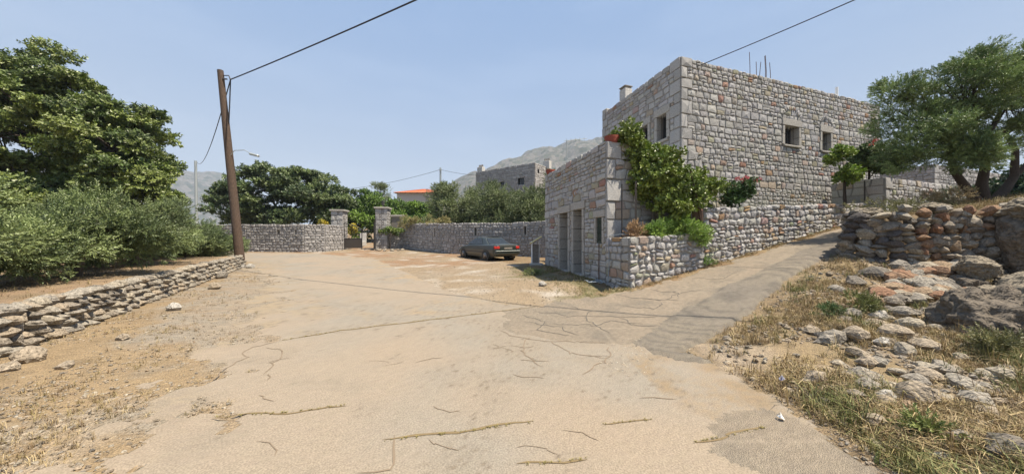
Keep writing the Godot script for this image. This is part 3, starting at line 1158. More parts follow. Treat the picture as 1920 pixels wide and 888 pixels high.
func house() -> void:
	var h0 := V(6.02, 11.0, 0)
	var t := thing("stone_house", h0 + Vector3.UP * 2.0, "large flat-roofed two-storey grey stone house with small barred windows", "house")
	var top := 7.95
	var list := []
	var Lf := 5.35
	var Lr := 12.7
	var wl := [Rect2(0.68, 5.24, 0.52, 0.96), Rect2(1.75, 5.24, 0.5, 0.9)]
	var wr := [Rect2(5.6, 5.34, 0.9, 0.8), Rect2(8.1, 5.31, 0.62, 0.83)]
	var sl := []
	for r: Rect2 in wl:
		sl.append(Rect2(r.position.x - 0.17, r.position.y - 0.1, r.size.x + 0.34, r.size.y + 0.1))
		sl.append(Rect2(r.position.x - 0.2, r.end.y - 0.01, r.size.x + 0.4, 0.3))
		surround(t, h0, SIDE, SIDE_N, r, 0.3, {"lintel": 0.3, "sill": 0.1, "ear": 0.18})
		window(t, h0, SIDE, SIDE_N, r, 0.26, 3)
	var sr := []
	for r: Rect2 in wr:
		sr.append(Rect2(r.position.x - 0.17, r.position.y - 0.08, r.size.x + 0.34, r.size.y + 0.08))
		sr.append(Rect2(r.position.x - 0.17, r.end.y - 0.01, r.size.x + 0.34, 0.28))
		surround(t, h0, FRONT, FRONT_N, r, 0.34, {"lintel": 0.28, "sill": 0.08, "ear": 0.16})
		window(t, h0, FRONT, FRONT_N, r, 0.3, 4)
		arch(list, h0, FRONT, FRONT_N, r.position.x + r.size.x * 0.5, r.end.y + 0.36, r.size.x * 0.62, r.size.x * 0.32)
	lay(list, h0, SIDE, SIDE_N, Lf, flat(4.0), flat(top), {"row": 0.2, "wmin": 1.0, "wmax": 2.3, "opens": sl, "proud": 0.022, "wave": 0.1, "quoin_left": true, "quoin_right": true})
	lay(list, h0, FRONT, FRONT_N, Lr, land(h0, FRONT, -0.05), flat(top), {"row": 0.215, "wmin": 0.9, "wmax": 1.9, "wave": 0.1, "proud": 0.018, "opens": sr, "quoin_left": true})
	var g := Geo.new()
	backing(g, h0, SIDE, SIDE_N, Lf, flat(1.9), flat(top), wl)
	backing(g, h0, FRONT, FRONT_N, Lr, flat(1.9), flat(top), wr)
	var h1 := h0 + SIDE * Lf
	var h2 := h0 + FRONT * Lr
	var h3 := h1 + FRONT * Lr
	sheet(g, h1, h3, 1.9, top - 0.03, SIDE)
	sheet(g, h2, h3, 1.9, top - 0.03, FRONT)
	parapet(g, h0, SIDE, SIDE_N, Lf, 7.4, top - 0.03)
	parapet(g, h0, FRONT, FRONT_N, Lr, 7.4, top - 0.03)
	put(g, "wall", M.mortar, t)
	var rf := Geo.new()
	rf.quad(h0 + Vector3.UP * 7.6, h1 + Vector3.UP * 7.6, h3 + Vector3.UP * 7.6, h2 + Vector3.UP * 7.6, Vector3.UP)
	put(rf, "roof", M.plaster, t)
	commit(list, t)
	# chimney at the far side of the roof
	var cg := Geo.new()
	var cp := V(5.5, 14.9, 7.6)
	var B := Basis(FRONT, Vector3.UP, FRONT_N)
	cg.box(Transform3D(B, cp + Vector3.UP * 0.5), Vector3(0.42, 1.0, 0.42), 0.02)
	var ch := put(cg, "chimney", M.plaster, t)
	var cap := Geo.new()
	cap.box(Transform3D(B, cp + Vector3.UP * 1.04), Vector3(0.36, 0.08, 0.36), 0.01)
	cap.box(Transform3D(B, cp + Vector3.UP * 1.1), Vector3(0.46, 0.04, 0.46), 0.01)
	put(cap, "chimney_cap", M.board, ch)
	var b2 := Geo.new()
	b2.box(Transform3D(B, V(4.95, 16.05, top + 0.06)), Vector3(0.36, 0.2, 0.36), 0.03)
	put(b2, "corner_block", M.dressed, t)
	for r in [[10.0, 12.95, 9.25], [10.32, 13.0, 8.88], [10.5, 13.05, 8.9], [10.68, 13.0, 9.12], [10.8, 13.1, 9.2], [10.98, 13.1, 8.9]]:
		var q := Geo.new()
		var b := V(r[0], r[1], 7.6)
		q.tube([b, b.lerp(V(r[0] + R(-0.03, 0.03), r[1], r[2]), 0.6), V(r[0] + R(-0.05, 0.05), r[1], r[2])], [0.011, 0.011, 0.011], 6)
		put(q, "reinforcing_rod", M.rust, t)
	var vp := Geo.new()
	vp.tube([V(15.75, 14.95, 7.6), V(15.75, 14.95, 8.75)], [0.055, 0.055], 10)
	put(vp, "vent_pipe", M.white, t)

func garden_wall() -> void:
	var k := V(3.0, 7.9, 0)                     # corner by the lot
	var dir := Vector3(0.9285, 0, -0.3714)
	var nrm := Vector3(0.3714, 0, 0.9285)
	var t := thing("garden_retaining_wall", k, "grey rubble stone retaining wall that climbs along the left of the drive", "wall")
	var list := []
	# short return that continues the outbuilding's face
	var ret := 1.1
	lay(list, k, SIDE, SIDE_N, ret, land(k - SIDE_N * -0.1, SIDE, -0.05), flat(1.5), {"row": 0.2, "wmin": 0.9, "wmax": 2.0, "kind": "rubble"})
	var s1 := 2.75
	var low_top := func(u: float) -> float: return 1.5 + 0.05 * u
	var foot := func(u: float) -> float: return hgt(k.x + dir.x * u + nrm.x * 0.15, -(k.z + dir.z * u + nrm.z * 0.15)) - 0.04
	lay(list, k, dir, nrm, s1, foot, low_top, {"row": 0.19, "wmin": 0.8, "wmax": 1.9, "kind": "rubble", "joint": 0.03, "proud": 0.036, "round": 0.055, "wave": 0.24, "split": 0.26})
	var k2 := k + dir * s1
	var L2 := 12.0
	var up_top := func(u: float) -> float: return 2.36 + 0.055 * u
	var foot2 := func(u: float) -> float: return foot.call(u + s1)
	lay(list, k2, dir, nrm, L2, foot2, up_top, {"row": 0.185, "wmin": 0.9, "wmax": 1.9, "kind": "rubble", "joint": 0.026, "proud": 0.04, "round": 0.05, "wave": 0.24, "split": 0.2})
	# end of the higher wall, squared blocks facing the planter
	lay(list, k2 - nrm * 0.42, nrm, -dir, 0.42, flat(1.3), flat(2.36), {"row": 0.36, "wmin": 1.0, "wmax": 1.6})
	var g := Geo.new()
	backing(g, k, SIDE, SIDE_N, ret, flat(0.0), flat(1.5))
	backing(g, k, dir, nrm, s1, flat(0.0), low_top)
	backing(g, k2, dir, nrm, L2, flat(0.0), up_top)
	backing(g, k2 - nrm * 0.42, nrm, -dir, 0.42, flat(1.2), flat(2.36))
	for seg in [[k, s1, low_top, 0.3], [k2, L2, up_top, 0.4]]:
		var n := 14
		for i in n:
			var u0: float = seg[1] * i / n
			var u1: float = seg[1] * (i + 1) / n
			var a: Vector3 = seg[0] + dir * u0 + Vector3.UP * (seg[2].call(u0) - 0.03)
			var b: Vector3 = seg[0] + dir * u1 + Vector3.UP * (seg[2].call(u1) - 0.03)
			g.quad(a, b, b - nrm * seg[3], a - nrm * seg[3], Vector3.UP)
			sheet(g, a - nrm * seg[3], b - nrm * seg[3], 0.6, a.y, -nrm)
	put(g, "mortar", M.mortar, t)
	commit(list, t)
	# terrace wall that stands across the end of the garden
	var p := V(14.5, 12.0, 0)
	var t2 := thing("terrace_wall", p + Vector3.UP * 2.8, "short grey block terrace wall with a square corner at the end of the garden", "wall")
	var l2 := []
	var to_house := Vector3(-0.5, 0, -1.55).normalized()
	var n_left := Vector3(-1.55, 0, 0.5).normalized()
	var along_t := Vector3(2.7, 0, -1.0).normalized()
	var n_front := Vector3(1.0, 0, 2.7).normalized()
	lay(l2, p, to_house, n_left, 1.6, land(p, to_house, -0.05), flat(3.84), {"row": 0.33, "wmin": 1.0, "wmax": 1.8, "proud": 0.015, "round": 0.02, "joint": 0.014, "wave": 0.03})
	lay(l2, p, along_t, n_front, 7.5, flat(2.4), flat(3.84), {"row": 0.2, "wmin": 0.9, "wmax": 2.0, "quoin_left": true})
	var g2 := Geo.new()
	backing(g2, p, to_house, n_left, 1.6, flat(2.3), flat(3.84))
	backing(g2, p, along_t, n_front, 7.5, flat(2.2), flat(3.84))
	parapet(g2, p, to_house, n_left, 1.6, 2.3, 3.81, 0.35)
	parapet(g2, p, along_t, n_front, 7.5, 2.3, 3.81, 0.35)
	put(g2, "mortar", M.mortar, t2)
	commit(l2, t2)

func far_wall(pts: Array, top: Array, called: String, label: String, slits: Array) -> Node3D:
	var b0: Vector2 = pts[0]
	var t := thing(called, V(b0.x, b0.y, hgt(b0.x, b0.y)), label, "wall")
	var list := []
	var g := Geo.new()
	for i in pts.size() - 1:
		var a: Vector2 = pts[i]
		var b: Vector2 = pts[i + 1]
		var A := V(a.x, a.y, 0)
		var U := (V(b.x, b.y, 0) - A).normalized()
		var N := U.cross(Vector3.UP)
		if N.dot(-A) < 0.0: N = -N
		var L := a.distance_to(b)
		var t0: float = top[i]
		var t1: float = top[i + 1]
		var hi := func(u: float) -> float: return lerpf(t0, t1, u / L)
		var opens := []
		for s in slits:
			if s[0] == i:
				opens.append(Rect2(s[1], s[2], s[3], s[4]))
		lay(list, A, U, N, L, land(A, U, -0.1), hi, {"row": 0.19, "wmin": 1.0, "wmax": 2.2, "kind": "far", "opens": opens, "joint": 0.035, "proud": 0.045})
		backing(g, A, U, N, L, land(A, U, -0.2), hi, opens)
		var B := A - N * 0.45
		var C := A + U * L - N * 0.45
		g.quad(A + Vector3.UP * (t0 - 0.04), A + U * L + Vector3.UP * (t1 - 0.04), C + Vector3.UP * (t1 - 0.04), B + Vector3.UP * (t0 - 0.04), Vector3.UP)
		sheet(g, B, C, 0.0, minf(t0, t1) - 0.04, -N)
		for r: Rect2 in opens:
			surround(t, A, U, N, r, 0.28, {"jamb": 0.1, "lintel": 0.14, "ear": 0.08})
	put(g, "mortar", M.mortar, t)
	commit(list, t, 0)
	return t

func pier(t: Node3D, at: Vector3, w: float, y0: float, y1: float) -> void:
	var list := []
	var g := Geo.new()
	for k in 4:
		var N := Vector3(0, 0, 1).rotated(Vector3.UP, k * PI / 2 + 0.12)
		var U := N.cross(Vector3.UP) * -1.0
		var O := Vector3(at.x, 0, at.z) + N * w * 0.5 - U * w * 0.5
		lay(list, O, U, N, w, flat(y0), flat(y1), {"row": 0.24, "wmin": 0.9, "wmax": 2.0, "kind": "far", "quoin_left": k % 2 == 0, "quoin_right": k % 2 == 0})
		backing(g, O, U, N, w, flat(y0), flat(y1))
	put(g, "mortar", M.mortar, t)
	commit(list, t, 0)
	var c := Geo.new()
	c.box(Transform3D(Basis(Vector3.UP, 0.12), Vector3(at.x, y1 + 0.06, at.z)), Vector3(w + 0.24, 0.14, w + 0.24), 0.02)
	put(c, "cap_stone", M.dressed, t)

# an iron gate leaf from a to b: solid lower panel, bars, a top rail that rises towards the second side
func gate_leaf(a: Vector3, b: Vector3, ha: float, hb: float, label: String) -> void:
	var t := thing("iron_gate_leaf", a, label, "gate", "leaves of the cemetery gate")
	var g := Geo.new()
	for s in [[a, ha], [b, hb]]:
		g.tube([s[0], s[0] + Vector3.UP * s[1]], [0.035, 0.035], 6)
	g.tube([a + Vector3.UP * ha, a.lerp(b, 0.5) + Vector3.UP * (lerpf(ha, hb, 0.5) + 0.06), b + Vector3.UP * hb], [0.035, 0.035, 0.035], 6)
	g.tube([a + Vector3.UP * 0.95, b + Vector3.UP * 0.95], [0.03, 0.03], 6)
	put(g, "frame", M.iron, t)
	var p := Geo.new()
	var u := (b - a).normalized()
	p.box(Transform3D(Basis(u, Vector3.UP, u.cross(Vector3.UP)), a.lerp(b, 0.5) + Vector3.UP * 0.52), Vector3(a.distance_to(b) - 0.06, 0.8, 0.02))
	put(p, "lower_panel", M.frame_wood, t)
	for i in 6:
		var f := (i + 1) / 7.0
		var q := Geo.new()
		q.tube([a.lerp(b, f) + Vector3.UP * 0.95, a.lerp(b, f) + Vector3.UP * lerpf(ha, hb, f)], [0.012, 0.012], 5)
		put(q, "bar", M.iron, t)

func cemetery() -> void:
	far_wall([Vector2(-30, 26.5), Vector2(-21, 24.4), Vector2(-16, 23.7), Vector2(-14.75, 24.3), Vector2(-14.3, 26.2)], [2.5, 2.5, 2.5, 2.5, 2.45], "cemetery_wall", "long grey stone wall left of the iron gate, its end curving in to the gate", [[1, 2.75, 1.75, 0.22, 0.3], [1, 4.3, 1.65, 0.14, 0.42]])
	far_wall([Vector2(-9.9, 28), Vector2(-7.2, 24.8), Vector2(-4.4, 22.2), Vector2(0, 20.6), Vector2(2.6, 19.2)], [2.7, 2.6, 2.5, 2.45, 2.55], "cemetery_wall", "grey stone wall with three narrow slits behind the dark parked car", [[1, 1.7, 1.55, 0.18, 0.62], [2, 1.9, 1.6, 0.16, 0.55], [3, 0.9, 1.65, 0.16, 0.52]])
	var lp := thing("gate_pier", V(-14.9, 26.8, 0.4), "shorter square stone gate pier at the end of the left cemetery wall", "pier", "gate piers")
	pier(lp, V(-14.95, 26.7, 0), 0.95, 0.3, 3.7)
	var rp := thing("gate_pier", V(-11.6, 27.6, 0.4), "taller square stone gate pier with a flat cap right of the gate opening", "pier", "gate piers")
	pier(rp, V(-11.55, 27.6, 0), 1.0, 0.3, 4.0)
	var la := thing("pier_lantern", V(-11.55, 27.6, 4.13), "small dark lantern standing on the taller gate pier", "lantern")
	var g := Geo.new()
	g.tube([V(-11.55, 27.6, 4.13), V(-11.55, 27.6, 4.3), V(-11.55, 27.6, 4.32), V(-11.55, 27.6, 4.6), V(-11.55, 27.6, 4.75)], [0.05, 0.05, 0.13, 0.17, 0.02], 8)
	put(g, "lantern_body", M.iron, la)
	gate_leaf(V(-14.4, 26.45, 0.42), V(-13.0, 26.7, 0.42), 2.3, 1.75, "left leaf of the iron gate, its top rail sloping down")
	gate_leaf(V(-12.05, 26.9, 0.42), V(-11.35, 25.6, 0.4), 2.2, 2.65, "right leaf of the iron gate standing open before the taller pier")
	# low wall and board between the right pier and the right wall
	far_wall([Vector2(-11.0, 27.7), Vector2(-9.9, 28)], [1.9, 1.9], "low_link_wall", "low pale stone wall between the taller gate pier and the long wall", [])
	var bt := thing("notice_board", V(-10.5, 28.1, 1.9), "blank grey-brown board framed in stone right of the taller gate pier", "board")
	g = Geo.new()
	g.bx(V(-10.5, 28.15, 2.75), Vector3(1.05, 1.15, 0.08), 0.01)
	put(g, "panel", M.board, bt)
	g = Geo.new()
	g.bx(V(-10.5, 28.13, 3.42), Vector3(1.3, 0.18, 0.2), 0.02)
	put(g, "lintel", M.dressed, bt)
	# graves seen through the gate
	for k in [[-15.2, 30.5, 0.25, "pale marble grave seen through the left gate leaf"], [-17.5, 29.5, 0.1, "pale marble grave behind the left cemetery wall"]]:
		var y := hgt(k[0], k[1])
		var gr := thing("grave", V(k[0], k[1], y), k[3], "grave", "graves in the cemetery")
		g = Geo.new()
		g.box(Transform3D(Basis(Vector3.UP, k[2]), V(k[0], k[1], y + 0.25)), Vector3(1.1, 0.5, 2.0), 0.03)
		put(g, "slab", M.plaster, gr)
		g = Geo.new()
		g.box(Transform3D(Basis(Vector3.UP, k[2]), V(k[0], k[1] + 1.0, y + 0.9)), Vector3(0.6, 0.8, 0.12), 0.03)
		put(g, "headstone", M.plaster, gr)
	var fl := thing("flowering_bush", V(-14.2, 27.6, 0.45), "yellow flowering bush spilling over beside the shorter gate pier", "bush")
	crown(fl, V(-14.2, 27.6, 0.5), [[V(-14.2, 27.5, 2.1), Vector3(0.5, 0.5, 0.4), 7], [V(-16.2, 26.0, 2.5), Vector3(0.5, 0.35, 0.3), 5]], 0.25, 40, M.spray_leaf, 0.9, M.leaf, Color(0.45, 0.33, 0.03), Color(0.2, 0.22, 0.05), M.bark, 0.02)
	var sap := thing("iron_stake_sapling", V(-9.7, 24.6, 0.4), "thin bare sapling in a ring of stones before the gate pier", "sapling")
	stems(sap, [[[V(-10.1, 25.6, 0.35), V(-10.12, 25.6, 1.2), V(-10.08, 25.6, 2.0)], [0.03, 0.025, 0.015]]], M.bark)
	for k in 11:
		var a := TAU * k / 11.0
		place(rocks[k % rocks.size()], "ring_stone", tone(PALES[k % 3]), Transform3D(turned(Vector3(0.2, 0.12, 0.16), a), V(-10.1 + cos(a) * 1.0, 25.6 + sin(a) * 0.8, hgt(-10.1, 25.6) + 0.04)), sap)
	var lb := thing("low_shrub", V(-10.6, 27.2, 1.8), "small green shrub on the low wall beside the taller gate pier", "shrub")
	crown(lb, V(-10.9, 27.3, 1.7), [[V(-11.0, 27.2, 2.1), Vector3(0.8, 0.25, 0.3), 7], [V(-10.2, 27.4, 2.0), Vector3(0.5, 0.2, 0.3), 4]], 0.25, 40, M.spray_leaf, 1.0, M.leaf, Color(0.09, 0.14, 0.03), Color(0.16, 0.2, 0.05), M.bark, 0.02)

# ---------------------------------------------------------------- things
func car() -> void:
	var t := thing("parked_car", Vector3.ZERO, "dusty dark green saloon car parked before the stone wall, stones against its wheels", "car")
	var paint := mat(Color(0.022, 0.03, 0.027), 0.3)
	paint.clearcoat_enabled = true
	paint.clearcoat = 0.6
	var trim := mat(Color(0.05, 0.05, 0.047), 0.6)
	var red := mat(Color(0.5, 0.03, 0.02), 0.2)
	var tyre := mat(Color(0.025, 0.024, 0.022), 0.9)
	var rimm := mat(Color(0.3, 0.27, 0.24), 0.45)
	rimm.metallic = 0.5
	# stations from the tail to the nose: z, half width, bottom, waist height, centre height
	var st := [[2.2, 0.62, 0.42, 0.84, 0.88], [2.16, 0.74, 0.34, 0.92, 0.97], [2.02, 0.82, 0.27, 0.96, 1.02], [1.6, 0.85, 0.22, 0.96, 1.03], [1.1, 0.86, 0.2, 0.95, 0.98], [0.3, 0.86, 0.2, 0.93, 0.96], [-0.6, 0.86, 0.2, 0.91, 0.94], [-1.1, 0.86, 0.2, 0.87, 0.94], [-1.7, 0.83, 0.22, 0.78, 0.86], [-2.05, 0.76, 0.26, 0.7, 0.77], [-2.2, 0.62, 0.34, 0.62, 0.68]]
	var rings := []
	for s in st:
		var w: float = s[1]
		var half := [Vector2(w * 0.9, s[2]), Vector2(w * 0.985, lerpf(s[2], s[3], 0.3)), Vector2(w, lerpf(s[2], s[3], 0.62)), Vector2(w * 0.97, s[3] - 0.05), Vector2(w * 0.9, s[3] + 0.01), Vector2(w * 0.5, s[4] - 0.01), Vector2(0, s[4])]
		var ring := []
		for p: Vector2 in half:
			ring.append(Vector3(p.x, p.y, s[0]))
		for i in range(half.size() - 2, -1, -1):
			ring.append(Vector3(-half[i].x, half[i].y, s[0]))
		rings.append(ring)
	var g := Geo.new()
	for i in rings.size() - 1:
		for k in 13:
			var k2 := (k + 1) % 13
			var m: Vector3 = (rings[i][k] + rings[i][k2]) * 0.5 - Vector3(0, 0.55, rings[i][k].z)
			g.quad(rings[i][k], rings[i][k2], rings[i + 1][k2], rings[i + 1][k], m)
	for e in [0, rings.size() - 1]:
		for k in range(1, 12):
			g.tri(rings[e][0], rings[e][k], rings[e][k + 1], Vector3(0, 0, 1 if e == 0 else -1))
	put(g, "body", paint, t)
	# greenhouse
	g = Geo.new()
	var lo := []
	var hi := []
	for p in [[0.72, 1.42], [0.79, 1.0], [0.8, 0.0], [0.77, -0.95], [0.6, -1.28]]:
		lo.append(Vector3(p[0], 0.93, p[1]))
	for p in [[0.54, 0.78], [0.6, 0.6], [0.62, 0.1], [0.6, -0.2], [0.5, -0.36]]:
		hi.append(Vector3(p[0], 1.37, p[1]))
	var mx := func(p: Vector3) -> Vector3: return Vector3(-p.x, p.y, p.z)
	for i in 4:
		for s in 2:
			var a: Vector3 = lo[i]
			var b: Vector3 = lo[i + 1]
			var d: Vector3 = hi[i + 1]
			var e: Vector3 = hi[i]
			if s == 1:
				a = mx.call(a); b = mx.call(b); d = mx.call(d); e = mx.call(e)
			g.quad(a, b, d, e, Vector3(a.x, 0.3, 0))
	g.quad(lo[0], mx.call(lo[0]), mx.call(hi[0]), hi[0], Vector3(0, 0.5, 1))
	g.quad(lo[4], mx.call(lo[4]), mx.call(hi[4]), hi[4], Vector3(0, 0.5, -1))
	var crownv := []
	for i in 5:
		crownv.append(Vector3(0, 1.425, hi[i].z * 1.0))
	for i in 4:
		for s in 2:
			var a: Vector3 = hi[i]
			var b: Vector3 = hi[i + 1]
			if s == 1:
				a = mx.call(a); b = mx.call(b)
			g.quad(a, b, Vector3(b.x * 0.6, 1.415, b.z), Vector3(a.x * 0.6, 1.415, a.z), Vector3.UP)
			g.quad(Vector3(b.x * 0.6, 1.415, b.z), Vector3(a.x * 0.6, 1.415, a.z), crownv[i], crownv[i + 1], Vector3.UP)
	g.quad(hi[0], mx.call(hi[0]), Vector3(-0.32, 1.415, 0.78), Vector3(0.32, 1.415, 0.78), Vector3(0, 0.3, 1))
	put(g, "cabin", paint, t)
	var pane := func(called: String, q: Array, push: Vector3) -> void:
		var w := Geo.new()
		w.quad(q[0] + push, q[1] + push, q[2] + push, q[3] + push, push)
		put(w, called, M.glass, t)
	pane.call("rear_window", [Vector3(-0.63, 0.99, 1.36), Vector3(0.63, 0.99, 1.36), Vector3(0.5, 1.33, 0.86), Vector3(-0.5, 1.33, 0.86)], Vector3(0, 0.012, 0.012))
	pane.call("windscreen", [Vector3(-0.56, 0.98, -1.2), Vector3(0.56, 0.98, -1.2), Vector3(0.47, 1.33, -0.45), Vector3(-0.47, 1.33, -0.45)], Vector3(0, 0.012, -0.012))
	for s in [-1.0, 1.0]:
		for w in [[0.97, 0.18, 0.56, 0.16], [0.1, -0.86, 0.1, -0.2]]:
			var f := func(y: float) -> float: return s * lerpf(0.79, 0.61, (y - 0.93) / 0.44)
			pane.call("side_window", [Vector3(f.call(0.98), 0.98, w[0]), Vector3(f.call(0.98), 0.98, w[1]), Vector3(f.call(1.33), 1.33, w[3]), Vector3(f.call(1.33), 1.33, w[2])], Vector3(s * 0.012, 0.006, 0))
		var l := Geo.new()
		l.box(Transform3D(Basis(Vector3.UP, s * 0.35), Vector3(s * 0.645, 0.8, 2.14)), Vector3(0.3, 0.17, 0.1), 0.03)
		put(l, "tail_light", red, t)
		l = Geo.new()
		l.box(Transform3D(Basis(Vector3.UP, -s * 0.4), Vector3(s * 0.58, 0.62, -2.12)), Vector3(0.34, 0.14, 0.1), 0.03)
		put(l, "headlight", M.galv, t)
		l = Geo.new()
		l.box(Transform3D(Basis(), Vector3(s * 0.93, 0.98, -0.72)), Vector3(0.16, 0.11, 0.09), 0.03)
		put(l, "mirror", trim, t)
		l = Geo.new()
		l.box(Transform3D(Basis(), Vector3(s * 0.862, 0.52, -0.1)), Vector3(0.03, 0.07, 2.0), 0.01)
		put(l, "side_trim", trim, t)
		for d in [0.55, -0.35]:
			l = Geo.new()
			l.box(Transform3D(Basis(), Vector3(s * 0.862, 0.8, d)), Vector3(0.025, 0.03, 0.17), 0.008)
			put(l, "door_handle", trim, t)
		for z in [1.32, -1.32]:
			var a := Geo.new()
			a.tube([Vector3(s * 0.5, 0.33, z), Vector3(s * 0.866, 0.33, z)], [0.36, 0.36], 20)
			put(a, "wheel_arch", M.dark, t)
			a = Geo.new()
			a.tube([Vector3(s * 0.66, 0.3, z), Vector3(s * 0.68, 0.3, z), Vector3(s * 0.85, 0.3, z), Vector3(s * 0.878, 0.3, z)], [0.27, 0.3, 0.3, 0.26], 20)
			var wh := put(a, "wheel", tyre, t)
			a = Geo.new()
			a.tube([Vector3(s * 0.8, 0.3, z), Vector3(s * 0.882, 0.3, z), Vector3(s * 0.89, 0.3, z)], [0.2, 0.2, 0.06], 14)
			put(a, "rim", rimm, wh)
	var b := Geo.new()
	b.bx(Vector3(0, 0.5, 2.17), Vector3(1.56, 0.2, 0.16), 0.05)
	put(b, "rear_bumper", paint, t)
	b = Geo.new()
	b.bx(Vector3(0, 0.46, -2.16), Vector3(1.5, 0.22, 0.16), 0.05)
	put(b, "front_bumper", paint, t)
	b = Geo.new()
	b.bx(Vector3(0, 0.605, 2.22), Vector3(1.5, 0.025, 0.1), 0.01)
	put(b, "bumper_strip", M.galv, t)
	b = Geo.new()
	b.bx(Vector3(0.02, 0.76, 2.205), Vector3(0.5, 0.11, 0.03), 0.004)
	put(b, "number_plate", M.board, t)
	b = Geo.new()
	b.bx(Vector3(0, 0.93, 2.17), Vector3(1.1, 0.03, 0.06), 0.01)
	put(b, "boot_lid_edge", trim, t)
	var fwd := Vector2(-0.56, 0.828)
	var rear := Vector2(-0.3, 16.9)
	var ce := rear + fwd * 2.2
	t.rotation.y = atan2(-fwd.x, fwd.y)
	t.position = V(ce.x, ce.y, hgt(ce.x, ce.y) - 0.01)
	t.scale = Vector3(1.04, 0.93, 1.06)
	# wheel stones, on the side that faces the road
	var left := Vector2(-fwd.y, -fwd.x) * 0.98
	for k in [[-1.5, OCHRES[1], 0.3, "orange stone wedged against the car's front wheel"], [1.25, PALES[1], 0.26, "pale stone wedged against the car's rear wheel"]]:
		var p: Vector2 = ce - fwd * k[0] + left * 1.02
		var o := place(rocks[3], "wheel_chock", tone(k[1]), Transform3D(turned(Vector3(0.27, k[2], 0.2), 0.7), V(p.x, p.y, hgt(p.x, p.y) + k[2] * 0.6)))
		tag(o, k[3], "stone")

func poles() -> void:
	var base := V(-12.3, 14.0, hgt(-12.3, 14.0) - 0.2)
	var top := V(-13.25, 14.0, 9.05)
	var t := thing("utility_pole", base, "brown wooden utility pole leaning left at the end of the dry stone wall", "utility pole")
	var g := Geo.new()
	g.tube([base, base.lerp(top, 0.35), base.lerp(top, 0.7), top], [0.185, 0.165, 0.14, 0.115], 12)
	put(g, "pole", M.wood, t)
	g = Geo.new()
	g.bx(base.lerp(top, 0.955) + Vector3(0.16, 0, 0.04), Vector3(0.3, 0.05, 0.06), 0.01)
	g.tube([base.lerp(top, 0.975) + Vector3(0.1, 0, 0), base.lerp(top, 0.975) + Vector3(0.36, 0, 0), base.lerp(top, 0.955) + Vector3(0.42, 0, 0)], [0.02, 0.02, 0.03], 6)
	put(g, "cable_bracket", M.iron, t)
	g = Geo.new()
	var l := base.lerp(top, 0.59)
	g.tube([l + Vector3(0.12, -0.12, 0.05), l + Vector3(0.3, 0.1, 0.05), l + Vector3(0.75, 0.12, 0.05), l + Vector3(1.05, -0.05, 0.05)], [0.016, 0.016, 0.015, 0.014], 7)
	var arm := put(g, "lamp_arm", M.galv, t)
	g = Geo.new()
	g.box(Transform3D(Basis(Vector3.BACK, -0.25), l + Vector3(1.2, -0.1, 0.05)), Vector3(0.42, 0.1, 0.16), 0.03)
	put(g, "lamp_head", M.galv, arm)
	var cable := func(called: String, a: Vector3, b: Vector3, sag: float, r: float, label: String) -> void:
		var p := []
		var rr := []
		for i in 33:
			var f := i / 32.0
			p.append(a.lerp(b, f) - Vector3.UP * sag * 4.0 * f * (1.0 - f))
			rr.append(r)
		var q := Geo.new()
		q.tube(p, rr, 6)
		tag(put(q, called, M.cable), label, "cable")
	var at := base.lerp(top, 0.955) + Vector3(0.42, 0, 0)
	cable.call("overhead_cable", at, V(17, -1.25, 8.6), 0.35, 0.023, "thick black cable from the wooden pole's top across the sky to upper right")
	cable.call("overhead_cable", at, V(-46, 45, 12.4), 1.5, 0.022, "slack black cable sagging from the wooden pole down to the left")
	cable.call("overhead_cable", at, base.lerp(top, 0.74) + Vector3(0.16, 0, 0.02), 0.1, 0.024, "short black cable end hanging down the upper part of the wooden pole")
	cable.call("overhead_cable", V(6.75, 11.22, 7.7), V(17, -7.3, 8.3), 0.55, 0.014, "thin black cable from the stone house's wall up to the top right")
	var f := thing("utility_pole", V(-46, 45, hgt(-46, 45)), "distant grey pole beyond the olive trees on the left", "utility pole")
	g = Geo.new()
	g.tube([V(-46, 45, 0), V(-46.2, 45, 12.6)], [0.2, 0.15], 8)
	put(g, "pole", M.galv, f)
	var f2 := thing("utility_pole", V(-11.6, 50, hgt(-11.6, 50)), "distant grey pole beside the red roof behind the trees", "utility pole")
	g = Geo.new()
	g.tube([V(-11.6, 50, hgt(-11.6, 50) - 0.2), V(-11.6, 50, 12.7)], [0.2, 0.15], 8)
	g.bx(V(-11.6, 49.8, 12.3), Vector3(0.6, 0.1, 0.1), 0.01)
	put(g, "pole", M.galv, f2)
	cable.call("overhead_cable", V(-11.6, 50, 12.4), V(-40, 60, 10.4), 0.9, 0.025, "thin distant wire from the far pole to the left over the red roof")
	cable.call("overhead_cable", V(-11.6, 50, 12.4), V(2.0, 44, 10.2), 0.5, 0.025, "thin distant wire from the far pole to the far stone house")

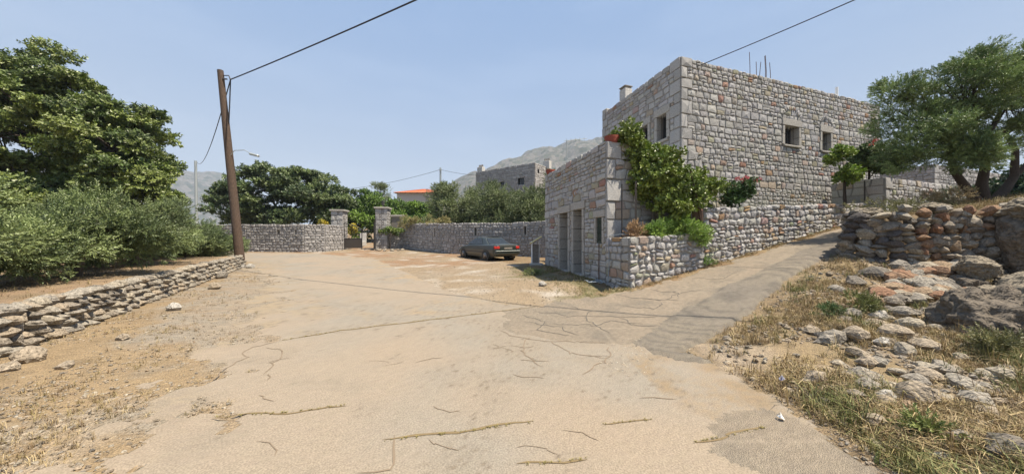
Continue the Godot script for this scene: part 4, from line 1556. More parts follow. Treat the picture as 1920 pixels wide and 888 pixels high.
func far_houses() -> void:
	# stone house on the rise
	var a := V(3.0, 40, 0)
	var U := Vector3(-8.4, 0, -6.0).normalized()
	var N := Vector3(-U.z, 0, U.x)
	if N.z < 0.0: N = -N
	var t := thing("far_stone_house", a + Vector3.UP * 4.0, "distant grey stone house with arched windows half hidden by tall bushes", "house")
	var list := []
	var y0 := 3.0
	var top := 11.15
	var wins := [Rect2(1.7, 8.5, 1.0, 0.9), Rect2(5.0, 8.5, 0.8, 0.7)]
	var g := Geo.new()
	lay(list, a, U, N, 10.3, flat(7.0), flat(top), {"row": 0.26, "kind": "far", "opens": wins, "joint": 0.04})
	for r: Rect2 in wins:
		arch(list, a, U, N, r.position.x + r.size.x * 0.5, r.end.y, r.size.x * 0.5 + 0.05, r.size.x * 0.45)
	backing(g, a, U, N, 10.3, flat(y0), flat(top), wins)
	var E := Vector3(U.z, 0, -U.x)
	if E.x < 0.0: E = -E
	var b := a + U * 10.3
	lay(list, a, E, -U, 5.0, flat(8.0), flat(top), {"row": 0.26, "kind": "far", "joint": 0.04, "opens": [Rect2(0.6, 9.9, 0.45, 0.5)]})
	backing(g, a, E, -U, 5.0, flat(y0), flat(top), [Rect2(0.6, 9.9, 0.45, 0.5)])
	var a2 := a + E * 8.0
	var b2 := b + E * 8.0
	sheet(g, a2, b2, y0, top - 0.03, -N)
	sheet(g, b, b2, y0, top - 0.03, U)
	sheet(g, a + E * 5.0, a2, y0, top - 0.03, -U)
	g.quad(a + Vector3.UP * (top - 0.3), b + Vector3.UP * (top - 0.3), b2 + Vector3.UP * (top - 0.3), a2 + Vector3.UP * (top - 0.3), Vector3.UP)
	put(g, "wall", M.mortar, t)
	commit(list, t, 0)
	for r: Rect2 in wins:
		window(t, a, U, N, r, 0.25, 0)
	for c in [[0.96, 0.7, 1.0], [0.0, 3.2, 1.1]]:
		var p: Vector3 = a + U * (10.3 * c[0]) + E * c[1] + Vector3.UP * (top - 0.3)
		g = Geo.new()
		g.box(Transform3D(Basis(U, Vector3.UP, N), p + Vector3.UP * 0.55), Vector3(1.0, 1.1, 0.7), 0.03)
		var ch := put(g, "chimney", M.plaster, t)
		for k in 3:
			var q := Geo.new()
			var c2: Vector3 = p + U * (k - 1) * 0.3 + Vector3.UP * 1.1
			q.tube([c2, c2 + Vector3.UP * 0.35], [0.12, 0.1], 8)
			put(q, "chimney_pot", M.board, ch)
	# neighbour on the terrace at the right
	var na := V(26.0, 19.0, 0)
	var nt := thing("neighbouring_stone_house", na + Vector3.UP * 2.8, "grey stone house glimpsed behind the old olive tree at the right edge", "house")
	var nl := []
	g = Geo.new()
	lay(nl, na, FRONT, FRONT_N, 12.0, flat(2.6), flat(6.0), {"row": 0.22, "kind": "far", "quoin_left": true})
	backing(g, na, FRONT, FRONT_N, 12.0, flat(2.2), flat(6.0))
	lay(nl, na, SIDE, SIDE_N, 6.0, flat(2.6), flat(6.0), {"row": 0.22, "kind": "far"})
	backing(g, na, SIDE, SIDE_N, 6.0, flat(2.2), flat(6.0))
	sheet(g, na + SIDE * 6.0, na + SIDE * 6.0 + FRONT * 12.0, 2.2, 5.97, SIDE)
	sheet(g, na + FRONT * 12.0, na + SIDE * 6.0 + FRONT * 12.0, 2.2, 5.97, FRONT)
	g.quad(na + Vector3.UP * 5.7, na + SIDE * 6.0 + Vector3.UP * 5.7, na + SIDE * 6.0 + FRONT * 12.0 + Vector3.UP * 5.7, na + FRONT * 12.0 + Vector3.UP * 5.7, Vector3.UP)
	put(g, "wall", M.mortar, nt)
	commit(nl, nt, 0)
	# red roof
	var rt := thing("red_roofed_house", V(-17, 57, 5.5), "distant house whose orange-red hipped tile roof shows above the bushes", "house")
	g = Geo.new()
	g.bx(V(-17, 60, 7.3), Vector3(8.2, 4.6, 7.0))
	put(g, "wall", M.plaster, rt)
	g = Geo.new()
	var ey := 9.55
	var ry := 10.75
	var e := [V(-21.6, 55.9, ey), V(-12.4, 55.9, ey), V(-12.4, 64.1, ey), V(-21.6, 64.1, ey)]
	var r0 := V(-17.4, 60, ry)
	var r1 := V(-16.4, 60, ry)
	# four slopes of rolled tile ridges
	for s in [[e[0], e[1], r0, r1], [e[1], e[2], r1, r1], [e[2], e[3], r1, r0], [e[3], e[0], r0, r0]]:
		var n := 30
		for k in n:
			var p0: Vector3 = s[0].lerp(s[1], float(k) / n)
			var p1: Vector3 = s[0].lerp(s[1], float(k + 1) / n)
			var q0: Vector3 = s[2].lerp(s[3], float(k) / n)
			var q1: Vector3 = s[2].lerp(s[3], float(k + 1) / n)
			var v := R(0.85, 1.15)
			g.col = Color(0.68 * v, 0.19 * v, 0.08 * v)
			var m := Vector3.UP * 0.07
			g.quad(p0, p0.lerp(p1, 0.5) + m, q0.lerp(q1, 0.5) + m, q0, Vector3.UP)
			g.quad(p0.lerp(p1, 0.5) + m, p1, q1, q0.lerp(q1, 0.5) + m, Vector3.UP)
	g.col = Color(0.4, 0.3, 0.2)
	g.quad(e[0], e[1], e[2], e[3], Vector3.DOWN)
	put(g, "roof", M.roof_tile, rt)

# bare limestone hills: a height field over a long ridge
func hill(called: String, x0: float, x1: float, d0: float, d1: float, prof: Array, sd: int) -> void:
	var nx := 150
	var nd := 46
	var f := FastNoiseLite.new()
	f.seed = sd
	f.frequency = 0.004
	f.fractal_octaves = 6
	var y := func(x: float, d: float) -> float:
		var p := 0.0
		for i in prof.size() - 1:
			if x >= prof[i].x and x <= prof[i + 1].x:
				p = lerpf(prof[i].y, prof[i + 1].y, smoothstep(0.0, 1.0, (x - prof[i].x) / (prof[i + 1].x - prof[i].x)) * 0.5 + (x - prof[i].x) / (prof[i + 1].x - prof[i].x) * 0.5)
		var t := (d - d0) / (d1 - d0)
		var shape := sin(clampf(t * 1.05, 0.0, 1.0) * PI * 0.5) if t < 0.95 else 1.0 - (t - 0.95) * 3.0
		return maxf(p * shape * (1.0 + 0.10 * f.get_noise_2d(x, d)) + f.get_noise_2d(x * 3.0, d * 3.0) * p * 0.05, 0.0) - 2.0
	var g := Geo.new()
	for j in nd:
		for i in nx:
			var q := []
			for k in [[0, 0], [1, 0], [1, 1], [0, 1]]:
				var x := lerpf(x0, x1, float(i + k[0]) / nx)
				var d := lerpf(d0, d1, float(j + k[1]) / nd)
				q.append(V(x, d, y.call(x, d)))
			var m: Vector3 = q[0]
			var t := 0.5 + f.get_noise_2d(m.x * 9.0, m.z * 9.0) * 1.7
			g.col = Color(0.22, 0.2, 0.17).lerp(Color(0.09, 0.1, 0.06), clampf(t, 0, 1))
			g.quad(q[0], q[1], q[2], q[3], Vector3.UP)
	var o := put(g, called, M.hill)
	o.set_meta("kind", "structure")

func dry_walls() -> void:
	# low dry stone wall between the road and the orchard
	var a := Vector2(-6.1, 3.7)
	var dir := Vector2(-0.513, 0.858)
	var out := Vector2(0.858, 0.513)
	var t := thing("dry_stone_wall", V(-6.1, 3.7, 0.1), "long low dry stone wall holding up the orchard left of the road", "wall")
	var yaw := atan2(dir.y, dir.x)
	for row in 5:
		var s := -3.2 + R(0, 0.2)
		while s < 12.1:
			var w := R(0.13, 0.27)
			var p := a + dir * (s + w * 0.5) + out * R(-0.02, 0.05) - out * row * 0.02
			var foot := hgt(p.x + out.x * 0.1, p.y + out.y * 0.1)
			var hh := R(0.11, 0.15)
			var tn: Color = any(GREYS) if rng.randf() < 0.45 else any(PALES)
			place(any(rocks), "stone", tone(tn), Transform3D(turned(Vector3(w * 0.56, hh * 0.7, R(0.14, 0.18)), yaw, 0.14), V(p.x, p.y, foot + 0.04 + row * 0.112 + R(-0.015, 0.015))), t)
			s += w * 0.93
	# tumbledown dry stone wall round the terrace with the olive tree
	var path := [Vector2(9.7, 8.45), Vector2(8.95, 8.1), Vector2(8.35, 7.5), Vector2(8.8, 7.0), Vector2(9.6, 6.6), Vector2(10.6, 6.1), Vector2(12.0, 5.75)]
	var t2 := thing("tumbledown_dry_stone_wall", V(8.8, 7.0, 0.8), "tumbledown dry stone wall of grey and orange rocks under the olive tree", "wall")
	for i in path.size() - 1:
		var p0: Vector2 = path[i]
		var p1: Vector2 = path[i + 1]
		var dr := (p1 - p0).normalized()
		var o := Vector2(dr.y, -dr.x)
		var l := p0.distance_to(p1)
		var s := 0.0
		while s < l:
			var colw := R(0.15, 0.29)
			var p: Vector2 = p0 + dr * (s + colw * 0.5)
			var foot := hgt(p.x + o.x * 0.25, p.y + o.y * 0.25)
			var head := 2.05 + 0.1 * clampf(p.x - 9.5, 0, 2) + R(-0.06, 0.06)
			var y := foot - 0.03
			while y < head - 0.04:
				var h := R(0.1, 0.23)
				var batter := (head - y) * 0.1
				var big := R(0.8, 1.35)
				var c := p + o * (0.02 + batter + R(-0.05, 0.05)) + dr * R(-0.07, 0.07)
				var f := (y - foot) / (head - foot)
				var warm := c.x > 8.9 and c.x < 10.1 and rng.randf() < 0.42
				var tn: Color = any(OCHRES) if warm else (any(DARKS) if c.x < 8.75 and rng.randf() < 0.3 else (any(PALES) if rng.randf() < 0.25 else any(GREYS)))
				if f > 0.75 and rng.randf() < 0.3: tn = any(PALES)
				place(any(rocks), "stone", tone(tn), Transform3D(turned(Vector3(colw * 0.62 * big, h * 0.66, R(0.13, 0.2)), atan2(dr.y, dr.x) + R(-0.35, 0.35), 0.75), V(c.x, c.y, y + h * 0.5)), t2)
				y += h * 0.86
			s += colw * 0.84
	# stones that have slid down from it
	for i in 175:
		var f := pow(rng.randf(), 1.3)
		var p := Vector2(8.9 + R(-0.9, 0.9), 6.45).lerp(Vector2(6.4 + R(-0.9, 1.3), 4.95), f)
		var z := R(0.07, 0.19) * (1.15 - 0.3 * f)
		var tn: Color = any(OCHRES) if rng.randf() < 0.4 else (any(PALES) if rng.randf() < 0.6 else any(GREYS))
		var b := turned(Vector3(z * R(0.9, 1.5), z * R(0.6, 0.9), z), R(0, TAU), 0.5)
		place(any(rocks), "fallen_stone", tone(tn), Transform3D(b, V(p.x, p.y, hgt(p.x, p.y) + z * 0.5 + 0.16 * pow(1.0 - f, 2.0) * rng.randf())), t2)

func boulders() -> void:
	var m: StandardMaterial3D = M.rock.duplicate()
	m.albedo_color = Color(0.36, 0.305, 0.225).linear_to_srgb()
	m.uv1_scale = Vector3.ONE * 0.8
	var dark: StandardMaterial3D = m.duplicate()
	dark.albedo_color = Color(0.235, 0.195, 0.15).linear_to_srgb()
	for b in [
		[5.9, 3.95, 0.42, Vector3(0.58, 0.5, 0.45), 0.35, 41, dark, "dark rounded boulder sunk in grass at the foot of the fallen stones"],
		[6.75, 4.0, 0.45, Vector3(0.74, 0.54, 0.55), -0.3, 42, m, "largest grey boulder at the right edge, its lit flank sloping down to the grass"],
		[10.05, 6.0, 1.3, Vector3(0.42, 0.75, 0.4), 0.2, 43, dark, "tall dark boulder standing in the wall at the right edge"],
		[10.1, 6.1, 2.0, Vector3(0.45, 0.26, 0.4), 0.5, 44, m, "grey boulder lying on top of the tall dark one"],
		[8.45, 5.6, 0.92, Vector3(0.36, 0.24, 0.26), -0.2, 45, m, "angular pale grey block perched on the fallen orange stones"],
		[8.75, 5.35, 0.66, Vector3(0.4, 0.3, 0.3), 0.4, 46, m, "grey block half buried right of the perched pale block"],
		[8.3, 5.6, 0.55, Vector3(0.34, 0.34, 0.26), 0.9, 47, dark, "dark block under the perched pale block"],
		[9.9, 7.2, 2.2, Vector3(0.34, 0.13, 0.24), 0.2, 48, m, "long flat slab on the top of the tumbledown wall"],
		[8.75, 7.55, 2.12, Vector3(0.32, 0.13, 0.24), -0.3, 49, m, "wide flat slab on the rounded left end of the tumbledown wall"]]:
		var o := place(rock(b[5], 5, 11, 0.28, true), "boulder", b[6], Transform3D(Basis(Vector3.UP, b[4]).scaled_local(b[3]), V(b[0], b[1], b[2])))
		tag(o, b[7], "boulder")

func loose_stones() -> void:
	var list := [
		[4.13, 4.23, 0.18, 1, "round white stone by the drive's lower edge, highest of the loose white stones"],
		[4.13, 3.97, 0.27, 0, "flat broad stone just below the round white stone"],
		[5.76, 4.5, 0.3, 0, "angular stone just left of the dark boulder"],
		[5.41, 4.54, 0.24, 2, "pale stone in the weeds two steps left of the dark boulder"],
		[2.88, 2.93, 0.2, 1, "pale stone alone in dry grass near the blue-and-white litter"],
		[3.81, 3.75, 0.19, 0, "stone in dry grass halfway between the flat broad stone and the road"],
		[3.73, 3.25, 0.17, 1, "pale stone in the upper of the two rows of stones mid bank"],
		[3.55, 3.02, 0.17, 0, "stone touching the lower side of the pale mid-bank stone"],
		[3.19, 2.64, 0.15, 2, "white stone standing on edge in the lower bank"],
		[3.2, 2.76, 0.17, 0, "stone just behind the white stone that stands on edge"],
		[3.4, 2.6, 0.27, 1, "long flat brown stone in the lower bank, right of the white stone on edge"],
		[3.23, 2.5, 0.18, 3, "orange stone touching the long flat brown stone"],
		[2.77, 1.99, 0.12, 2, "small white stone close to the lower right corner"],
		[3.08, 2.29, 0.1, 1, "small pale stone above the lower right corner"],
		[3.83, 2.92, 0.22, 0, "flat stone below the largest boulder's left end"],
		[4.48, 3.73, 0.16, 2, "white stone in the green weeds below the dark boulder"],
		[5.11, 4.63, 0.24, 0, "grey stone at the drive's edge beside the weeds"],
		[2.99, 2.06, 0.16, 0, "grey stone with mossy weeds close to the bottom edge"],
		[4.4, 3.92, 0.23, 1, "pale broken stone between the round white stone and the dark boulder"],
		[4.78, 3.84, 0.27, 1, "broad pale stone in front of the dark boulder"],
		[6.68, 6.0, 0.33, 4, "dark grey block at the drive's edge below the tumbledown wall"],
		[7.4, 6.3, 0.42, 4, "large grey-brown block at the foot of the tumbledown wall's left end"],
		[3.05, 1.9, 0.2, 4, "dark mossy stone in the lower right corner"],
		[4.29, 3.07, 0.19, 0, "stone in tall grass below the largest boulder"],
		[5.95, 5.65, 0.23, 0, "grey stone by the drive's edge, nearest the upper bend"],
		[3.59, 2.34, 0.16, 1, "pale stone in the grass at the right edge, low in the picture"],
		[-5.5, 3.5, 0.25, 1, "long pale stone at the foot of the dry stone wall, left edge of the picture"],
		[-5.3, 3.25, 0.17, 1, "blocky pale stone in front of the long pale one, left edge"],
		[-4.85, 3.35, 0.14, 1, "small pale stone right of the long pale stone by the dry stone wall"],
		[-5.42, 4.28, 0.15, 1, "pale stone lying on the straw shoulder below the dry stone wall"],
		[-6.6, 6.0, 0.26, 2, "white flat stone at the foot of the dry stone wall's middle"],
		[-8.11, 8.4, 0.27, 1, "pale stone at the wall foot, two thirds of the way to the pole"],
		[-9.76, 10.36, 0.36, 0, "grey stone at the wall foot nearest the pole"],
		[-12.0, 13.6, 0.4, 2, "white stone at the foot of the wooden pole, left one"],
		[-11.5, 13.5, 0.34, 2, "white stone at the foot of the wooden pole, right one"],
		[0.87, 8.66, 0.2, 2, "white stone alone on the grass before the outbuilding"]]
	var pal := [GREYS[1], PALES[1], Color(0.68, 0.64, 0.57), OCHRES[1], GREYS[2]]
	for s in list:
		var z: float = s[2]
		var o := place(any(rocks), "loose_stone", tone(pal[s[3]]), Transform3D(turned(Vector3(z * 0.66, z * R(0.36, 0.5), z * 0.54), R(-0.5, 0.5), 0.25), V(s[0], s[1], hgt(s[0], s[1]) + z * 0.2)))
		tag(o, s[4], "stone", "loose stones")

func scattered_stones() -> void:
	var marks := [[Vector2(5.9, 3.95), "the dark boulder"], [Vector2(6.75, 4.0), "the largest grey boulder"], [Vector2(4.13, 4.23), "the round white stone by the drive"], [Vector2(2.68, 3.06), "the blue-and-white litter"], [Vector2(8.0, 5.8), "the perched pale block"], [Vector2(3.4, 2.6), "the long flat brown stone"], [Vector2(4.72, 3.95), "the dark blue plastic scrap"], [Vector2(2.9, 1.9), "the lower right corner"]]
	var order := ["nearest", "second nearest", "third nearest", "fourth nearest", "fifth nearest", "sixth nearest", "seventh nearest", "eighth nearest", "ninth nearest", "tenth nearest", "eleventh nearest", "twelfth nearest", "thirteenth nearest", "fourteenth nearest", "fifteenth nearest", "sixteenth nearest", "seventeenth nearest", "eighteenth nearest", "nineteenth nearest", "twentieth nearest", "twenty-first nearest", "twenty-second nearest", "twenty-third nearest", "twenty-fourth nearest", "twenty-fifth nearest", "twenty-sixth nearest"]
	var found := []
	for i in 75:
		var f := pow(rng.randf(), 1.2)
		var d := lerpf(5.6, 2.3, f) + R(-0.3, 0.3)
		var x := d * R(1.0, 1.55) + 0.2
		if bank_edge(x, d) < 0.25 or terrace_side(x, d) > -0.3: continue
		var z := R(0.05, 0.13)
		var hue := "pale"
		var c: Color = any(PALES)
		if rng.randf() > 0.6:
			hue = "grey"
			c = any(GREYS)
			if rng.randf() > 0.75:
				hue = "orange"
				c = any(OCHRES)
		var best := 0
		for k in marks.size():
			if marks[k][0].distance_to(Vector2(x, d)) < marks[best][0].distance_to(Vector2(x, d)): best = k
		found.append([place(any(rocks), "scattered_stone", tone(c), Transform3D(turned(Vector3(z * R(0.8, 1.3), z * R(0.5, 0.8), z), R(0, TAU), 0.5), V(x, d, hgt(x, d) + z * 0.35))), hue, best, marks[best][0].distance_to(Vector2(x, d))])
	found.sort_custom(func(a, b): return a[3] < b[3])
	var rank := {}
	for e in found:
		var key := "%s%d" % [e[1], e[2]]
		var k: int = rank.get(key, 0)
		rank[key] = k + 1
		tag(e[0], "small %s stone on the bank, %s to %s" % [e[1], order[mini(k, 25)], marks[e[2]][1]], "stone", "small stones strewn over the bank")

func gravel_and_grass() -> void:
	var small := rock(77, 1, 4, 0.2)
	var ts := []
	var cols := []
	var stone_at := func(x: float, d: float, z: float, c: Color) -> void:
		ts.append(Transform3D(turned(Vector3(z, z * R(0.5, 0.8), z * R(0.7, 1.2)), R(0, TAU), 0.6), V(x, d, hgt(x, d) + z * 0.2)))
		var v := R(0.7, 1.2)
		cols.append(Color(c.r * v, c.g * v, c.b * v))
	for i in 90000:
		if ts.size() > 17000: break
		var d := 1.7 + pow(rng.randf(), 1.6) * 20.0
		var x := R(-1.7, 1.75) * d
		var r := region(x, d)
		if r == 3 or x > 1.0 and d > 8.3 and r == 0: continue
		if x < -1.0 and field_side(x, d) > 0.05: continue
		if r == 1 and rng.randf() > (0.012 if x > -1.0 or sd_poly(ROAD_LEFT, x, d) < -0.35 else 0.3): continue
		if r == 2 and rng.randf() > 0.03: continue
		var e := bank_edge(x, d)
		if r == 0 and e > 0.0 and terrace_side(x, d) > 0.0: continue
		if r == 0 and n1.get_noise_2d(x * 60.0, d * 60.0) < R(-0.5, 0.25): continue
		var z := 0.005 + 0.015 * pow(rng.randf(), 3.0)
		if e > 0.1: z *= 2.3
		if rng.randf() < 0.01: z *= 2.0
		stone_at.call(x, d, z, [PALES[1], Color(0.5, 0.4, 0.29), PALES[0], Color(0.44, 0.36, 0.26)][rng.randi() % 4] if rng.randf() < 0.85 else (any(GREYS) if rng.randf() < 0.7 else OCHRES[1]))
	# broken edge where the drive's dark patch meets the concrete
	for i in 700:
		var f := rng.randf()
		var p := Vector2(1.25, 3.4).lerp(Vector2(1.8, 4.5), f) + Vector2(rng.randfn() * 0.13, rng.randfn() * 0.12)
		stone_at.call(p.x, p.y, R(0.008, 0.03), any(PALES))
	for i in 900:
		var f := rng.randf() * 5.0
		var k := mini(int(f), 4)
		var p: Vector2 = OLD_EDGE[k].lerp(OLD_EDGE[k + 1], f - k) + Vector2(rng.randfn() * 0.16, rng.randfn() * 0.14)
		stone_at.call(p.x, p.y, R(0.004, 0.013), [PALES[1], PALES[0], Color(0.4, 0.33, 0.25)][i % 3])
	tag(scatter(small, ts, cols, "gravel", M.rock), "loose gravel and pebbles strewn over the verges, the bank and the dirt lot", "gravel")
	# dry grass
	var kinds := [blades(9, 0.16, 0.006, 0.9, 5), blades(8, 0.3, 0.007, 0.8, 6)]
	var gts := [[], []]
	var gcs := [[], []]
	var straw := [Color(0.37, 0.28, 0.14), Color(0.29, 0.21, 0.1), Color(0.2, 0.135, 0.07), Color(0.42, 0.33, 0.18), Color(0.17, 0.12, 0.06), Color(0.25, 0.2, 0.08)]
	var greenish := [Color(0.17, 0.17, 0.06), Color(0.13, 0.15, 0.045), Color(0.21, 0.19, 0.07)]
	var tuft := func(x: float, d: float, k: int, c: Color, z: float) -> void:
		var b := Basis(Vector3.UP, rng.randf() * TAU).scaled_local(Vector3(z, z * R(0.6, 1.2), z))
		gts[k].append(Transform3D(b, V(x, d, hgt(x, d) - 0.005)))
		var v := R(0.7, 1.25)
		gcs[k].append(Color(c.r * v, c.g * v, c.b * v))
	for i in 82000:
		var d := 1.5 + pow(rng.randf(), 1.5) * 10.5
		var x := R(1.6, maxf(2.2 * d + 1.4, 4.0))
		if x > 16.0: continue
		var e := bank_edge(x, d)
		if e < R(-0.06, 0.35): continue
		var den := 0.5 + n1.get_noise_2d(x * 55.0, d * 55.0) * 1.4 + n1.get_noise_2d(x * 190.0, d * 190.0) * 0.8
		if rng.randf() > den: continue
		if terrace_side(x, d) > -0.1 and terrace_side(x, d) < 0.45: continue
		var g := n1.get_noise_2d(x * 70.0 + 400.0, d * 70.0)
		var c: Color = any(greenish) if g + R(-0.25, 0.25) > 0.27 else any(straw)
		var tall := rng.randf() < 0.05 + 0.2 * smoothstep(0.1, 0.35, g)
		tuft.call(x, d, 1 if tall else 0, c, R(0.5, 1.0))
	for i in 16000:   # shoulder below the dry stone wall, foot of the garden wall, round the outbuilding
		var d := 1.8 + pow(rng.randf(), 1.4) * 13.0
		var x := R(-1.75, 0.9) * d
		var lw := field_side(x, d)
		if x < -1.0 and lw < -0.05:
			if region(x, d) != 0: continue
			var den := 0.22 + smoothstep(-2.4, -0.3, lw) * 0.35 + n1.get_noise_2d(x * 60.0, d * 60.0) * 1.5
			if lw > -2.6 and rng.randf() < den:
				tuft.call(x, d, 0, any(straw), R(0.25, 0.6))
		elif lw > 0.15 and lw < 3.0 and rng.randf() < 0.2 + smoothstep(0.5, 1.5, lw) * 0.5:
			tuft.call(x, d, 0, any(straw), R(0.4, 0.8))
	for i in 5000:
		var d := R(7.4, 13.5)
		var lf := -absf(rng.randfn()) * 0.8
		var x := 2.74 + (lf - (d - 8.98) * 0.2352) / 0.972
		if region(x, d) == 0 and rng.randf() < 0.55 + n1.get_noise_2d(x * 90.0, d * 90.0) * 1.6:
			tuft.call(x, d, 0, any(greenish) if rng.randf() < 0.5 else any(straw), R(0.3, 0.7))
	for i in 2600:
		var s := R(0.0, 12.0)
		var q := absf(rng.randfn()) * 0.1
		var x := 3.07 + s * 0.9285 + q * 0.371
		var d := 7.9 + s * 0.371 - q * 0.928
		if n1.get_noise_2d(s * 80.0, 7.0) > R(-0.4, 0.3):
			tuft.call(x, d, 0, any(straw), R(0.3, 0.7))
	for i in 2500:   # strip of lawn along the top of the garden wall
		var s := R(3.0, 12.5)
		var q := R(-1.6, -0.42)
		tuft.call(3.07 + s * 0.9285 + q * 0.371, 7.9 + s * 0.371 - q * 0.928, 0, Color(0.16, 0.24, 0.05), R(0.6, 1.0))
	var all := tag(scatter(kinds[0], gts[0], gcs[0], "dry_grass", M.grass), "short dry straw-coloured grass over the bank, the verges and wall feet", "grass")
	tag(scatter(kinds[1], gts[1], gcs[1], "tall_grass", M.grass), "longer half-green grass tufts over the right bank", "grass")

func joints() -> void:
	var road: Node3D = M.node_road
	var soil := mat(Color(0.17, 0.125, 0.065), 0.97)
	var crackm := mat(Color(0.19, 0.145, 0.1), 0.97)
	var tar := mat(Color(0.1, 0.09, 0.075), 0.95)
	var ts := []
	var cols := []
	var blade := blades(6, 0.035, 0.004, 0.9, 15)
	for j in [
		[[Vector2(-3.3, 4.4), Vector2(-2.7, 4.88), Vector2(-1.52, 5.48), Vector2(-0.62, 5.95), Vector2(0.5, 6.5)], 0.05],
		[[Vector2(-2.45, 2.53), Vector2(-1.9, 2.6), Vector2(-1.45, 2.72)], 0.026],
		[[Vector2(-0.95, 2.24), Vector2(-0.4, 2.34), Vector2(0.17, 2.47)], 0.024],
		[[Vector2(0.72, 2.44), Vector2(1.14, 2.5)], 0.018],
		[[Vector2(0.03, 1.99), Vector2(0.5, 2.06)], 0.02],
		[[Vector2(1.3, 2.22), Vector2(1.6, 2.28), Vector2(1.95, 2.38)], 0.02]]:
		put(strip(j[0], j[1], 0.05, 0.024), "joint", soil, road)
		for i in j[0].size() - 1:
			var a: Vector2 = j[0][i]
			var b: Vector2 = j[0][i + 1]
			for k in int(a.distance_to(b) * 80.0):
				if n1.get_noise_2d(k * 13.0, a.x * 300.0) < 0.0: continue
				var p := a.lerp(b, rng.randf()) + Vector2(0, R(-0.5, 0.5) * j[1])
				ts.append(Transform3D(Basis(Vector3.UP, R(0, TAU)).scaled(Vector3.ONE * R(0.4, 1.1)), V(p.x, p.y, hgt(p.x, p.y) + 0.02)))
				var v := R(0.7, 1.2)
				cols.append(Color(0.25 * v, 0.21 * v, 0.07 * v))
	scatter(blade, ts, cols, "joint_grass", M.grass, road)
	for c in [
		[Vector2(-3.3, 4.4), Vector2(-3.5, 4.15), Vector2(-3.3, 3.8), Vector2(-3.25, 3.4), Vector2(-3.05, 3.1)],
		[Vector2(-3.3, 4.15), Vector2(-2.95, 4.0), Vector2(-2.85, 3.6), Vector2(-2.7, 3.3)],
		[Vector2(-0.3, 4.9), Vector2(0.2, 4.5), Vector2(0.9, 4.35), Vector2(1.4, 4.2)],
		[Vector2(0.25, 4.6), Vector2(0.1, 4.0), Vector2(0.35, 3.5)],
		[Vector2(1.35, 4.15), Vector2(1.1, 3.6), Vector2(0.75, 3.3)],
		[Vector2(-0.9, 2.3), Vector2(-0.8, 2.0), Vector2(-0.95, 1.9)],
		[Vector2(0.55, 4.4), Vector2(0.75, 3.9), Vector2(1.15, 3.75)]]:
		put(strip(c, 0.016, 0.12, 0.024), "crack", crackm, road)
	for i in 26:   # short cracks and spalls
		var p := Vector2(R(-3.0, 1.4), R(2.0, 5.6))
		if region(p.x, p.y) != 1: continue
		var pts := [p]
		var a := R(0, TAU)
		for k in 3:
			a += R(-0.9, 0.9)
			pts.append(pts[-1] + Vector2(cos(a), sin(a) * 0.5) * R(0.06, 0.2))
		put(strip(pts, R(0.006, 0.016), 0.05, 0.024), "crack", crackm, road)
	var drive: Node3D = M.node_driveway
	for c in [
		[Vector2(0.4, 6.2), Vector2(1.0, 5.7), Vector2(1.9, 5.6), Vector2(2.7, 5.5)],
		[Vector2(0.6, 5.3), Vector2(1.3, 5.1), Vector2(1.7, 5.3), Vector2(2.2, 5.15)],
		[Vector2(1.2, 6.6), Vector2(1.5, 6.0), Vector2(1.35, 5.3), Vector2(1.5, 4.7)],
		[Vector2(2.38, 7.36), Vector2(2.9, 6.8), Vector2(3.5, 6.3)], [Vector2(2.2, 6.3), Vector2(2.7, 6.0), Vector2(3.1, 6.4)], [Vector2(0.1, 5.9), Vector2(0.5, 5.4), Vector2(0.4, 4.9), Vector2(0.9, 4.55)], [Vector2(1.9, 5.6), Vector2(2.0, 5.1), Vector2(2.4, 5.0)],
		[Vector2(2.6, 7.0), Vector2(3.2, 6.6), Vector2(3.9, 6.9), Vector2(4.3, 6.8)],
		[Vector2(3.3, 7.4), Vector2(3.7, 7.0), Vector2(3.6, 6.6)],
		[Vector2(4.6, 7.9), Vector2(5.1, 7.5), Vector2(5.6, 7.7)],
		[Vector2(0.2, 5.4), Vector2(0.8, 5.0), Vector2(1.0, 4.6)]]:
		put(strip(c, 0.02, 0.16, 0.026), "crack", tar, drive)

# ---------------------------------------------------------------- planting
func olive_bush(x: float, d: float, r: float, h: float, label: String, group := "olive bushes in the orchard") -> void:
	var y := hgt(x, d)
	var t := thing("olive_bush", V(x, d, y), label, "olive tree", group)
	stems(t, [[[V(x, d, y - 0.1), V(x + 0.1, d, y + h * 0.25), V(x - 0.1, d, y + h * 0.5)], [0.11, 0.08, 0.06]], [[V(x + 0.1, d, y - 0.1), V(x + 0.4, d - 0.1, y + h * 0.3), V(x + 0.6, d, y + h * 0.5)], [0.07, 0.05, 0.04]]], M.bark_pale)
	var lobes := []
	for k in 5:
		var a := TAU * k / 5.0 + R(-0.4, 0.4)
		var hh := h * (1.0 if k == 0 else R(0.55, 0.9))
		lobes.append([V(x + cos(a) * r * 0.5, d + sin(a) * r * 0.5, y + hh * 0.55), Vector3(r * 0.5, hh * 0.34, r * 0.5), 13])
	lobes.append([V(x, d - r * 0.5, y + h * 0.3), Vector3(r * 0.8, h * 0.22, r * 0.4), 10])
	crown(t, V(x, d, y + h * 0.25), lobes, 0.34, 85, M.spray_olive, 0.78, M.olive, Color(0.175, 0.215, 0.085), Color(0.065, 0.095, 0.038), M.bark_pale, 0.045, 0.75)

